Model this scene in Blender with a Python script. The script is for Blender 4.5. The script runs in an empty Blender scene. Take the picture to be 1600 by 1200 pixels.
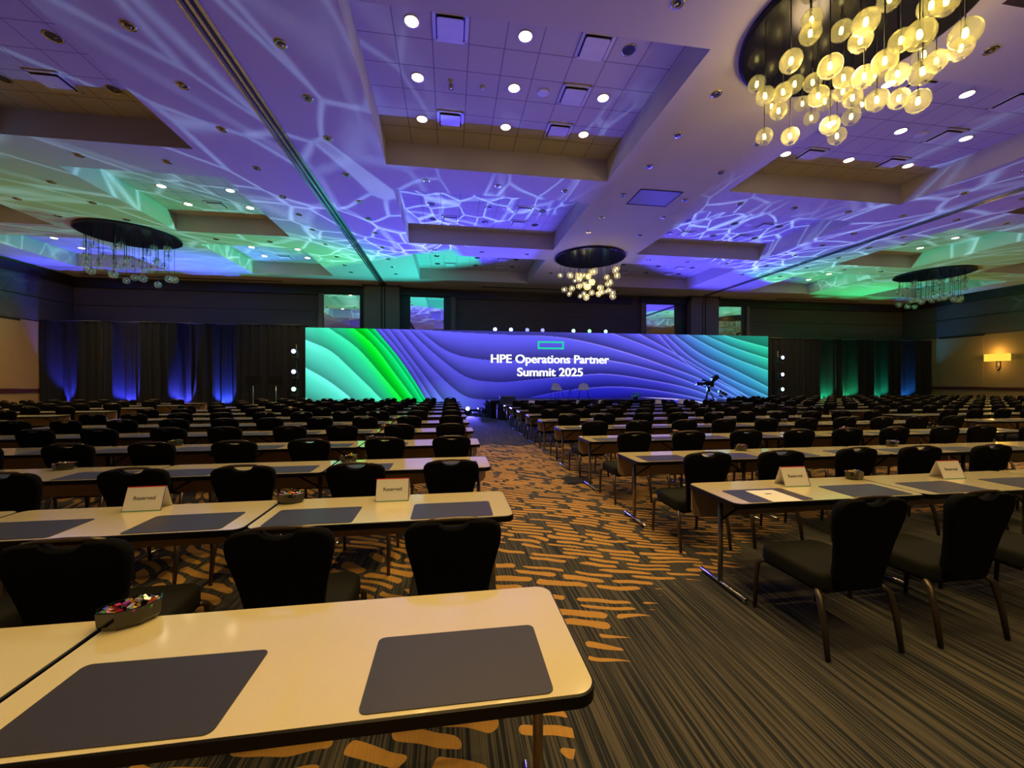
import bpy, bmesh, math, random
import numpy as np
from mathutils import Vector, Matrix, Euler
PI = math.pi
S = bpy.context.scene
COL = S.collection
rnd = random.Random(7)

# ------------------------------------------------------------------ camera, world, exposure
FPX, YAW, PIT, EYE = 632.1, math.radians(8.698), math.radians(-.3135), 1.624
cd = bpy.data.cameras.new('camera')
cam = bpy.data.objects.new('camera', cd); COL.objects.link(cam)
cd.sensor_width = 36; cd.lens = FPX / 1600 * 36; cd.clip_start = .05; cd.clip_end = 200
cam.location = (0, 0, EYE); cam.rotation_euler = (PI / 2 + PIT, 0, -YAW)
S.camera = cam
S.view_settings.view_transform = 'Standard'; S.view_settings.look = 'None'
S.view_settings.exposure = 0; S.view_settings.gamma = 1
S.view_settings.use_curve_mapping = False
w = bpy.data.worlds.new('world'); S.world = w; w.use_nodes = True
w.node_tree.nodes['Background'].inputs[0].default_value = (.01, .01, .015, 1)
w.node_tree.nodes['Background'].inputs[1].default_value = 0.2
S.cycles.max_bounces = 8; S.cycles.diffuse_bounces = 4; S.cycles.glossy_bounces = 4
S.cycles.transparent_max_bounces = 32; S.cycles.transmission_bounces = 6
S.cycles.sample_clamp_indirect = 4

# room measures
XL, XR, YN, YF = -18.25, 30.0, -9.0, 22.9
ZS, ZT = 6.785, 7.352            # soffit and coffer ceilings
TILE, GX, GY = .6096, -.899, 6.931
TX = [(-16.5, -12.9), (-9.25, -5.63), (-1.5, 4.0), (7.45, 12.98), (16.75, 20.7), (24.5, 28.3)]
TY = [(-5.2, -1.0), (.28, 4.48), (5.77, 9.97), (11.23, 15.45), (16.75, 20.85)]
TXN = ['far left', 'left', 'centre left', 'centre right', 'right', 'far right']
TYN = ['behind', 'overhead', 'nearest', 'second', 'third']
EXIT = None

# ------------------------------------------------------------------ materials
def srgb(r, g, b):
    f = lambda c: (c / 255) / 12.92 if c / 255 <= .04045 else ((c / 255 + .055) / 1.055) ** 2.4
    return (f(r), f(g), f(b), 1)
class N:
    """small wrapper round a node tree"""
    def __init__(s, tree): s.t = tree; s.n = tree.nodes; s.l = tree.links
    def add(s, typ, ins=None, **kw):
        n = s.n.new(typ)
        for k, v in kw.items(): setattr(n, k, v)
        for k, v in (ins or {}).items():
            i = n.inputs[k]
            if isinstance(v, bpy.types.NodeSocket): s.l.new(v, i)
            else: i.default_value = v
        return n
    def m(s, op, a, b=0., c=0., clamp=False):
        n = s.n.new('ShaderNodeMath'); n.operation = op; n.use_clamp = clamp
        for i, v in enumerate((a, b, c)):
            if isinstance(v, bpy.types.NodeSocket): s.l.new(v, n.inputs[i])
            else: n.inputs[i].default_value = v
        return n.outputs[0]
    def mix(s, f, a, b):
        n = s.n.new('ShaderNodeMix'); n.data_type = 'RGBA'
        for i, v in ((0, f), (6, a), (7, b)):
            if isinstance(v, bpy.types.NodeSocket): s.l.new(v, n.inputs[i])
            else: n.inputs[i].default_value = v
        return n.outputs[2]
    def step(s, x, a, b):      # smoothstep a..b
        n = s.n.new('ShaderNodeMapRange'); n.interpolation_type = 'SMOOTHSTEP'
        s.l.new(x, n.inputs[0]); n.inputs[1].default_value = a; n.inputs[2].default_value = b
        return n.outputs[0]
def mat(name, col, rough=.5, metal=0, noise=.06, nscale=8, **kw):
    m = bpy.data.materials.new(name); m.use_nodes = True
    g = N(m.node_tree); b = g.n['Principled BSDF']
    b.inputs['Roughness'].default_value = rough; b.inputs['Metallic'].default_value = metal
    tc = g.add('ShaderNodeTexCoord')
    nz = g.add('ShaderNodeTexNoise', {'Vector': tc.outputs['Object'], 'Scale': nscale, 'Detail': 3})
    c2 = tuple(max(0, c * (1 - noise * 3)) for c in col[:3]) + (1,)
    g.l.new(g.mix(nz.outputs['Fac'], c2, col), b.inputs['Base Color'])
    for k, v in kw.items(): b.inputs[k.replace('_', ' ')].default_value = v
    return m
def emis(name, col, s):
    m = bpy.data.materials.new(name); m.use_nodes = True; g = N(m.node_tree); g.n.clear()
    e = g.add('ShaderNodeEmission', {'Color': col, 'Strength': s}); o = g.add('ShaderNodeOutputMaterial')
    g.l.new(e.outputs[0], o.inputs[0]); return m
M = {}
M['soffit'] = mat('ceiling_paint', (.50, .47, .46, 1), .8, nscale=1.5, noise=.02)
M['crown'] = mat('dark_walnut_trim', (.018, .011, .008, 1), .4)
M['wall_dark'] = mat('brown_wall_panel', (.085, .072, .066, 1), .7, nscale=2)
M['wall_tan'] = mat('tan_wallpaper', (.30, .19, .075, 1), .8, nscale=30, noise=.04)
M['rail'] = mat('mahogany_rail', (.07, .018, .012, 1), .35)
M['pilaster'] = mat('pilaster_fabric', (.17, .14, .125, 1), .8, nscale=40)
M['drape'] = mat('black_velour', (.010, .011, .016, 1), .9, nscale=60, Specular_IOR_Level=.15)
M['laminate'] = mat('cream_laminate', (.80, .69, .41, 1), .22, nscale=3, noise=.02, Coat_Weight=1.0, Coat_Roughness=.09)
M['edge'] = mat('black_edge_band', (.004, .004, .005, 1), .4, Specular_IOR_Level=.25)
M['modesty'] = mat('beige_laminate_panel', (.50, .37, .22, 1), .45)
M['chrome'] = mat('chrome', (.62, .60, .58, 1), .18, 1, noise=0)
M['steelleg'] = mat('brushed_leg', (.36, .31, .26, 1), .38, .9, noise=.03)
M['black'] = mat('matte_black', (.010, .010, .011, 1), .5)
M['fabric'] = mat('black_upholstery', (.0045, .0045, .006, 1), .9, nscale=120, noise=.12, Specular_IOR_Level=.12)
M['seatfab'] = mat('seat_upholstery', (.012, .012, .011, 1), .85, nscale=120, noise=.12, Specular_IOR_Level=.2)
M['bronze'] = mat('bronze_chair_leg', (.13, .10, .08, 1), .35, .8)
M['pad'] = mat('charcoal_desk_pad', (.044, .040, .056, 1), .42, nscale=25, noise=.05)
M['paper'] = mat('white_paper', (.85, .82, .80, 1), .7, noise=.01)
M['ink'] = mat('dark_ink', (.03, .03, .05, 1), .6)
M['bowl'] = mat('smoked_bowl', (.006, .005, .005, 1), .12, Coat_Weight=.6)
M['mirror'] = mat('mirror_glass', (.92, .92, .92, 1), .01, 1, noise=0)
M['disc'] = mat('chandelier_disc', (.012, .012, .035, 1), .18, .6, noise=0)
M['reflector'] = mat('lamp_reflector', (.55, .5, .42, 1), .2, 1)
M['vent'] = mat('white_metal_vent', (.62, .60, .60, 1), .5)
M['metal_track'] = mat('aluminium_track', (.5, .52, .56, 1), .25, .9)
M['stage'] = mat('stage_deck', (.03, .03, .04, 1), .35)
M['stool'] = mat('grey_shell', (.80, .80, .84, 1), .5)
M['blackglass'] = mat('dark_screen_glass', (.01, .01, .012, 1), .08)
M['shade'] = emis('sconce_shade', (1, .70, .07, 1), 1.1)
M['lampon'] = emis('lit_lamp_lens', (1, .80, .52, 1), 14)
M['bulb'] = emis('lit_bulb', (1, .80, .22, 1), 13)
M['bulb_dim'] = emis('white_lit_bulb', (1, .80, .45, 1), 11)
M['bulb_off'] = mat('unlit_bulb', (.5, .5, .5, 1), .1)
M['headwhite'] = emis('cool_beam_lens', (.50, .56, 1, 1), 2.6)
M['headdim'] = emis('dim_beam_lens', (.30, .32, .75, 1), 1.6)
M['headgreen'] = emis('green_beam_lens', (.30, 1, .35, 1), 2.2)
M['headteal'] = emis('teal_beam_lens', (.50, 1, .70, 1), 2.)
M['parblue'] = emis('blue_par_lens', (.1, .12, 1, 1), 3)
M['pargreen'] = emis('green_par_lens', (.05, .8, .3, 1), 2)
M['text'] = emis('screen_white_text', (1, 1, 1, 1), 1.15)
M['logo'] = emis('screen_green_logo', srgb(30, 220, 170), 1)
M['green_plastic'] = mat('teal_flower', (.1, .6, .45, 1), .5)
M['bcast'] = mat('camera_body', (.012, .012, .014, 1), .4)

def glassmat(name, tint, glow, glow2=0.):
    m = bpy.data.materials.new(name); m.use_nodes = True; g = N(m.node_tree); g.n.clear()
    lw = g.add('ShaderNodeLayerWeight', {'Blend': .35})
    tr = g.add('ShaderNodeBsdfTransparent', {'Color': tint})
    gl = g.add('ShaderNodeBsdfGlossy', {'Color': (1, .95, .62, 1) if glow2 == 0. else (1, 1, 1, 1), 'Roughness': .04})
    gbase = glow2
    tl = g.add('ShaderNodeBsdfTranslucent', {'Color': (1, .97, .62, 1)})
    tc = g.add('ShaderNodeTexCoord')
    nz = g.add('ShaderNodeTexNoise', {'Vector': tc.outputs['Object'], 'Scale': 9., 'Detail': 2.})
    f1 = g.m('ADD', g.m('MULTIPLY', g.m('POWER', lw.outputs['Facing'], 2.2), .75, clamp=True), gbase, clamp=True)
    a = g.add('ShaderNodeMixShader', {0: g.m('MULTIPLY', g.m('ADD', .5, nz.outputs['Fac']), glow), 1: tr.outputs[0], 2: tl.outputs[0]})
    b = g.add('ShaderNodeMixShader', {0: f1, 1: a.outputs[0], 2: gl.outputs[0]})
    o = g.add('ShaderNodeOutputMaterial'); g.l.new(b.outputs[0], o.inputs[0]); return m
M['globe'] = glassmat('glow_tinted_glass_globe', (.97, .96, .80, 1), .23)  # the bulbs' yellow glow is put into the tint and rim colour
M['globe_off'] = glassmat('clear_glass_globe', (.95, .96, 1, 1), .10, .12)

def tilemat():
    m = bpy.data.materials.new('acoustic_tile'); m.use_nodes = True; g = N(m.node_tree)
    b = g.n['Principled BSDF']; b.inputs['Roughness'].default_value = .85
    geo = g.add('ShaderNodeNewGeometry'); sx = g.add('ShaderNodeSeparateXYZ', {0: geo.outputs['Position']})
    def line(s, o):
        t = g.m('FRACT', g.m('DIVIDE', g.m('SUBTRACT', s, o - 60 * TILE), TILE))
        d = g.m('MINIMUM', t, g.m('SUBTRACT', 1., t))
        return g.m('LESS_THAN', d, .013)
    ln = g.m('MAXIMUM', line(sx.outputs[0], GX), line(sx.outputs[1], GY))
    nz = g.add('ShaderNodeTexNoise', {'Vector': geo.outputs['Position'], 'Scale': 60., 'Detail': 2.})
    base = g.mix(nz.outputs['Fac'], (.42, .39, .37, 1), (.48, .45, .43, 1))
    g.l.new(g.mix(ln, base, (.17, .14, .16, 1)), b.inputs['Base Color'])
    return m
M['tile'] = tilemat()

def carpet():
    m = bpy.data.materials.new('patterned_carpet'); m.use_nodes = True; g = N(m.node_tree)
    b = g.n['Principled BSDF']; b.inputs['Roughness'].default_value = .95
    geo = g.add('ShaderNodeNewGeometry'); P = geo.outputs['Position']
    sx = g.add('ShaderNodeSeparateXYZ', {0: P}); x, y = sx.outputs[0], sx.outputs[1]
    # fine ribs running along the room
    rv = g.add('ShaderNodeCombineXYZ', {0: g.m('MULTIPLY', x, 88.), 1: g.m('MULTIPLY', y, .9)})
    rib = g.add('ShaderNodeTexNoise', {'Vector': rv.outputs[0], 'Scale': 1., 'Detail': 1.5, 'Roughness': .6}).outputs['Fac']
    ribc = g.mix(g.step(rib, .42, .60), (.005, .008, .012, 1), (.080, .068, .054, 1))
    # long soft drops of orange, laid like offset bricks and warped
    wz = g.add('ShaderNodeTexNoise', {'Vector': P, 'Scale': .55, 'Detail': 2.})
    wz2 = g.add('ShaderNodeTexNoise', {'Vector': P, 'Scale': 3.2, 'Detail': 1.})
    w1 = g.m('SUBTRACT', wz.outputs['Fac'], .5); w2 = g.m('SUBTRACT', wz2.outputs['Fac'], .5)
    xcl = g.m('MAXIMUM', g.m('MINIMUM', x, 6.), -5.)
    yy = g.m('ADD', g.m('ADD', y, g.m('MULTIPLY', w1, .7)), g.m('ADD', g.m('MULTIPLY', w2, .11), g.m('MULTIPLY', g.m('MULTIPLY', xcl, g.m('MINIMUM', y, 8.)), .13)))
    xx = g.m('ADD', x, g.m('ADD', g.m('MULTIPLY', w2, .4), g.m('MULTIPLY', wz.outputs['Fac'], .8)))
    rows = g.m('DIVIDE', yy, .118); r0 = g.m('FLOOR', rows)
    sh = g.add('ShaderNodeTexWhiteNoise', {'W': r0}, noise_dimensions='1D').outputs['Value']
    cx = g.m('ADD', g.m('DIVIDE', xx, .40), g.m('MULTIPLY', sh, 3.)); c0 = g.m('FLOOR', cx)
    cell = g.add('ShaderNodeCombineXYZ', {0: c0, 1: r0})
    wn = g.add('ShaderNodeTexWhiteNoise', {'Vector': cell.outputs[0]}, noise_dimensions='2D').outputs['Value']
    fx = g.m('ABSOLUTE', g.m('SUBTRACT', g.m('SUBTRACT', cx, c0), .5))
    fy = g.m('ABSOLUTE', g.m('SUBTRACT', g.m('SUBTRACT', rows, r0), .5))
    # rounded slot: long in x, short in y
    ex = g.m('MAXIMUM', 0., g.m('SUBTRACT', g.m('MULTIPLY', fx, .40 / .118), 1.05))
    dd = g.m('SQRT', g.m('ADD', g.m('MULTIPLY', ex, ex), g.m('MULTIPLY', fy, fy)))
    # where the field of drops lies
    nb = g.add('ShaderNodeTexNoise', {'Vector': P, 'Scale': 1.4, 'Detail': 1.}).outputs['Fac']
    q = g.m('MULTIPLY', g.m('SUBTRACT', nb, .5), 1.1)
    # bare strip: right of the aisle near the camera, bounded by y < 2.2 + .45 (x - .7)
    e1 = g.m('ADD', q, g.m('SUBTRACT', y, g.m('ADD', 2.42, g.m('MULTIPLY', g.m('SUBTRACT', x, .9), .62))))
    near = g.m('MAXIMUM', g.m('MAXIMUM', g.step(e1, -.12, .22), g.m('GREATER_THAN', y, 4.2)), g.m('LESS_THAN', g.m('ADD', x, q), .45))
    far = g.m('LESS_THAN', g.m('ADD', y, q), 10.3)
    side = g.m('MAXIMUM', g.m('GREATER_THAN', x, 3.3), g.m('LESS_THAN', x, .1))
    rad = g.m('MULTIPLY', g.m('ADD', .20, g.m('MULTIPLY', wn, .17)), near)
    blob = g.m('MULTIPLY', g.m('LESS_THAN', dd, rad), g.m('GREATER_THAN', wn, .10))
    fld = g.m('MULTIPLY', g.m('GREATER_THAN', near, .05), g.m('MAXIMUM', far, side))
    blob1 = g.m('MULTIPLY', blob, fld)
    ornz = g.add('ShaderNodeTexNoise', {'Vector': rv.outputs[0], 'Scale': 1.7, 'Detail': 2.}).outputs['Fac']
    org = g.mix(ornz, (.33, .165, .032, 1), (.56, .30, .066, 1))
    c = g.mix(blob1, ribc, org)
    blob2 = g.m('MULTIPLY', blob, g.m('SUBTRACT', 1., g.m('MAXIMUM', far, side)))
    c = g.mix(g.m('MULTIPLY', blob2, .85), c, (.015, .017, .026, 1))
    g.l.new(c, b.inputs['Base Color'])
    return m
M['carpet'] = carpet()

# ------------------------------------------------------------------ mesh helpers
class MB:
    def __init__(s): s.v = []; s.f = []; s.mi = []; s.sm = []; s.cur = 0
    def face(s, idx, smooth=False): s.f.append(idx); s.mi.append(s.cur); s.sm.append(smooth)
    def box(s, c, d, rz=0, rx=0, ry=0):
        R = Euler((rx, ry, rz)).to_matrix(); o = len(s.v); c = Vector(c)
        for i in (-.5, .5):
            for j in (-.5, .5):
                for k in (-.5, .5): s.v.append(tuple(c + R @ Vector((i * d[0], j * d[1], k * d[2]))))
        for q in ((0, 1, 3, 2), (4, 6, 7, 5), (0, 4, 5, 1), (2, 3, 7, 6), (0, 2, 6, 4), (1, 5, 7, 3)): s.face([o + a for a in q])
        return s
    def quad(s, a, b, c, d):
        o = len(s.v); s.v += [tuple(a), tuple(b), tuple(c), tuple(d)]; s.face([o, o + 1, o + 2, o + 3]); return s
    def rings(s, rings, cap=True, smooth=True, closed=True):
        o = len(s.v); n = len(rings[0])
        for r in rings: s.v += [tuple(p) for p in r]
        for i in range(len(rings) - 1):
            for j in range(n if closed else n - 1):
                a = o + i * n + j; b = o + i * n + (j + 1) % n
                s.face([a, b, b + n, a + n], smooth)
        if cap:
            s.face([o + j for j in reversed(range(n))]); s.face([o + (len(rings) - 1) * n + j for j in range(n)])
        return s
    def tube(s, pts, r, n=10, cap=True, flat=1.):
        pts = [Vector(p) for p in pts]; R = []
        rr = r if isinstance(r, (list, tuple)) else [r] * len(pts)
        up = None
        for i, p in enumerate(pts):
            t = (pts[min(i + 1, len(pts) - 1)] - pts[max(i - 1, 0)]).normalized()
            if up is None: up = Vector((0, 1, 0)) if abs(t.y) < .9 else Vector((1, 0, 0))
            a = t.cross(up).normalized(); b = a.cross(t).normalized(); up = b
            R.append([p + a * math.cos(2 * PI * k / n) * rr[i] + b * math.sin(2 * PI * k / n) * rr[i] * flat for k in range(n)])
        return s.rings(R, cap)
    def lathe(s, prof, n=24, c=(0, 0, 0), cap=False, smooth=True):
        c = Vector(c)
        return s.rings([[c + Vector((r * math.cos(2 * PI * k / n), r * math.sin(2 * PI * k / n), z)) for k in range(n)] for r, z in prof], cap, smooth)
    def prism(s, poly, z0, z1, bev=0.):
        def off(p, d):
            n = len(p); out = []
            for i in range(n):
                a, b, c = Vector(p[i - 1]), Vector(p[i]), Vector(p[(i + 1) % n])
                e1 = (b - a); e2 = (c - b)
                if e1.length < 1e-9 or e2.length < 1e-9: out.append(b); continue
                n1 = Vector((-e1.y, e1.x)).normalized(); n2 = Vector((-e2.y, e2.x)).normalized()
                m = (n1 + n2); m = m.normalized() if m.length > 1e-6 else n1
                out.append(b + m * d / max(.4, m.dot(n1)))
            return out
        if bev:
            pi = off(poly, bev)
            R = [[(*q, z0) for q in pi], [(*q, z0 + bev) for q in poly], [(*q, z1 - bev) for q in poly], [(*q, z1) for q in pi]]
        else: R = [[(*q, z0) for q in poly], [(*q, z1) for q in poly]]
        return s.rings(R, True, False)
    def build(s, name, mats, parent=None, loc=(0, 0, 0), rz=0):
        me = bpy.data.meshes.new(name); me.from_pydata(s.v, [], s.f)
        for m_ in (mats if isinstance(mats, list) else [mats]): me.materials.append(m_)
        me.polygons.foreach_set('material_index', s.mi); me.polygons.foreach_set('use_smooth', s.sm)
        me.update()
        o = bpy.data.objects.new(name, me); COL.objects.link(o)
        o.location = loc; o.rotation_euler = (0, 0, rz)
        if parent: o.parent = parent
        return o
def rrect(w_, d_, r, n=6, cx=0, cy=0):
    out = []
    for qx, qy, a0 in ((1, -1, -PI / 2), (1, 1, 0), (-1, 1, PI / 2), (-1, -1, PI)):
        for k in range(n + 1):
            a = a0 + PI / 2 * k / n
            out.append(Vector((cx + qx * (w_ / 2 - r) + r * math.cos(a), cy + qy * (d_ / 2 - r) + r * math.sin(a))))
    return out
def tag(o, label=None, cat=None, group=None, kind=None):
    if label: o['label'] = label
    if cat: o['category'] = cat
    if group: o['group'] = group
    if kind: o['kind'] = kind
    return o
def struct(o): o['kind'] = 'structure'; return o
def empty(name, loc, rz=0):
    o = bpy.data.objects.new(name, None); COL.objects.link(o); o.location = loc; o.rotation_euler = (0, 0, rz)
    o.empty_display_size = .1; return o
KIDS = {}
def par(o, p): o.parent = p; KIDS.setdefault(p.name, []).append(o); return o
def dup(o, parent=None, kids=None):
    c = o.copy(); COL.objects.link(c)
    if parent: c.parent = parent
    for k in (kids or {}).get(o.name, []): dup(k, c, kids)
    return c
def tree(o):
    d = {}
    for x in bpy.data.objects:
        if x.parent: d.setdefault(x.parent.name, []).append(x)
    return d
def clone(o, kids, loc, rz, label, cat=None, group=None):
    c = dup(o, None, kids); c.location = loc; c.rotation_euler = (0, 0, rz)
    tag(c, label, cat, group); return c

# ------------------------------------------------------------------ lamps of the show: moving heads that throw the net pattern
def gobo(name, loc, target, power, ang, seed, colour_a, colour_b, colour_c, flip, scale, line=1., base=1., parent=None):
    L = bpy.data.lights.new(name, 'SPOT'); L.energy = power; L.spot_size = math.radians(ang); L.spot_blend = .35
    L.shadow_soft_size = .012; L.use_nodes = True
    g = N(L.node_tree); em = g.n['Emission']
    o = bpy.data.objects.new(name, L); COL.objects.link(o); o.location = loc
    ax = (Vector(target) - Vector(loc)).normalized(); o.rotation_euler = ax.to_track_quat('-Z', 'Y').to_euler()
    r_ = ax.cross(Vector((0, 0, 1))).normalized(); u_ = r_.cross(ax)
    inc = g.add('ShaderNodeNewGeometry').outputs['Incoming']
    def dot(v): return g.add('ShaderNodeVectorMath', {0: inc, 1: tuple(v)}, operation='DOT_PRODUCT').outputs['Value']
    a = dot(ax); u = g.m('DIVIDE', dot(r_), a); v = g.m('DIVIDE', dot(u_), a)
    vec = g.add('ShaderNodeCombineXYZ', {0: u, 1: v, 2: seed}).outputs[0]
    nz = g.add('ShaderNodeTexNoise', {'Vector': vec, 'Scale': 3.5, 'Detail': 1.})
    wv = g.add('ShaderNodeVectorMath', {0: vec, 1: g.add('ShaderNodeVectorMath', {0: nz.outputs['Color'], 1: (.09, .09, 0)}, operation='MULTIPLY').outputs[0]}, operation='ADD').outputs[0]
    vo = g.add('ShaderNodeTexVoronoi', {'Vector': wv, 'Scale': scale}, feature='DISTANCE_TO_EDGE')
    vo2 = g.add('ShaderNodeTexVoronoi', {'Vector': wv, 'Scale': scale * .47}, feature='DISTANCE_TO_EDGE')
    l1 = g.m('SUBTRACT', 1., g.step(vo.outputs['Distance'], .0, .07))
    l2 = g.m('SUBTRACT', 1., g.step(vo2.outputs['Distance'], .0, .06))
    nb = g.add('ShaderNodeTexNoise', {'Vector': vec, 'Scale': 2.3, 'Detail': 0.}).outputs['Fac']
    ln = g.m('MULTIPLY', g.m('ADD', g.m('POWER', l1, 1.6), g.m('MULTIPLY', l2, .45)), g.step(nb, .18, .46))
    uu = g.m('MULTIPLY', u, flip)
    t1 = g.step(g.m('ADD', uu, g.m('MULTIPLY', g.m('SUBTRACT', nb, .5), .4)), .0, .5)
    col = g.mix(t1, colour_a, colour_b)
    t2 = g.step(v, .42, .50)      # the top of the beam, without lines
    col = g.mix(t2, col, g.mix(g.step(uu, -.28, -.20), colour_a, colour_c))
    ln = g.m('MULTIPLY', ln, g.m('SUBTRACT', 1., t2))
    ln = g.m('MULTIPLY', ln, g.m('MAXIMUM', g.step(v, .02, .16), g.step(uu, -.5, -.2)))
    side = g.step(uu, -.90, -.76)                # mask added to the beam colour: no lines beyond, colour dimmed
    ln = g.m('MULTIPLY', ln, side)
    col = g.mix(side, g.add('ShaderNodeVectorMath', {0: col, 'Scale': .22}, operation='SCALE').outputs[0], col)
    tot = g.add('ShaderNodeMix', {0: 1.}); tot.data_type = 'RGBA'; tot.blend_type = 'ADD'
    g.l.new(g.add('ShaderNodeVectorMath', {0: col, 'Scale': base}, operation='SCALE').outputs[0], tot.inputs[6])
    lc = g.mix(.30, (.45, .78, 1, 1), col)
    g.l.new(g.add('ShaderNodeVectorMath', {0: lc, 'Scale': g.m('MULTIPLY', ln, line)}, operation='SCALE').outputs[0], tot.inputs[7])
    low_cut = g.step(v, -.50, -.34)       # low cut added in the lamp colour: nothing is thrown below the horizon
    g.l.new(low_cut, tot.inputs[0])
    g.l.new(g.add('ShaderNodeVectorMath', {0: tot.outputs[2], 'Scale': low_cut}, operation='SCALE').outputs[0], em.inputs['Color'])
    g.l.remove(tot.inputs[0].links[0]); tot.inputs[0].default_value = 1.
    #; em.inputs['Strength'].default_value = 1
    if parent: o.parent = parent
    return o
def spot(name, loc, target, power, col, ang=60, blend=.5, soft=.08, parent=None):
    L = bpy.data.lights.new(name, 'SPOT'); L.energy = power; L.color = col; L.spot_size = math.radians(ang)
    L.spot_blend = blend; L.shadow_soft_size = soft
    o = bpy.data.objects.new(name, L); COL.objects.link(o); o.location = loc
    o.rotation_euler = (Vector(target) - Vector(loc)).to_track_quat('-Z', 'Y').to_euler()
    if parent: o.parent = parent
    return o
def point(name, loc, power, col, soft=.3):
    L = bpy.data.lights.new(name, 'POINT'); L.energy = power; L.color = col; L.shadow_soft_size = soft
    o = bpy.data.objects.new(name, L); COL.objects.link(o); o.location = loc; return o
BLUE = (.075, .06, 1, 1); GREEN = (.05, .72, .36, 1); TEAL = (.02, .42, .38, 1)
WARM = (1, .68, .20)
gobo('pattern_lamp', (.85, 20.25, .62), (-4.3, 11.6, 6.8), 2600, 122, 1.3, BLUE, GREEN, TEAL, 1, 9.5, 2.9, 2.9)
gobo('pattern_lamp', (10.9, 20.25, .62), (15.2, 11.8, 6.8), 2600, 112, 4.7, BLUE, GREEN, BLUE, -1, 9.5, 3.3, 2.5)
# added lamp low before the stage: blue wash over the middle of the ceiling
spot('added_wash', (5.8, 17.6, .9), (5.0, 11, 6.8), 450, (.14, .11, 1), 130, .8, .15)
DOWN = 195

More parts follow.
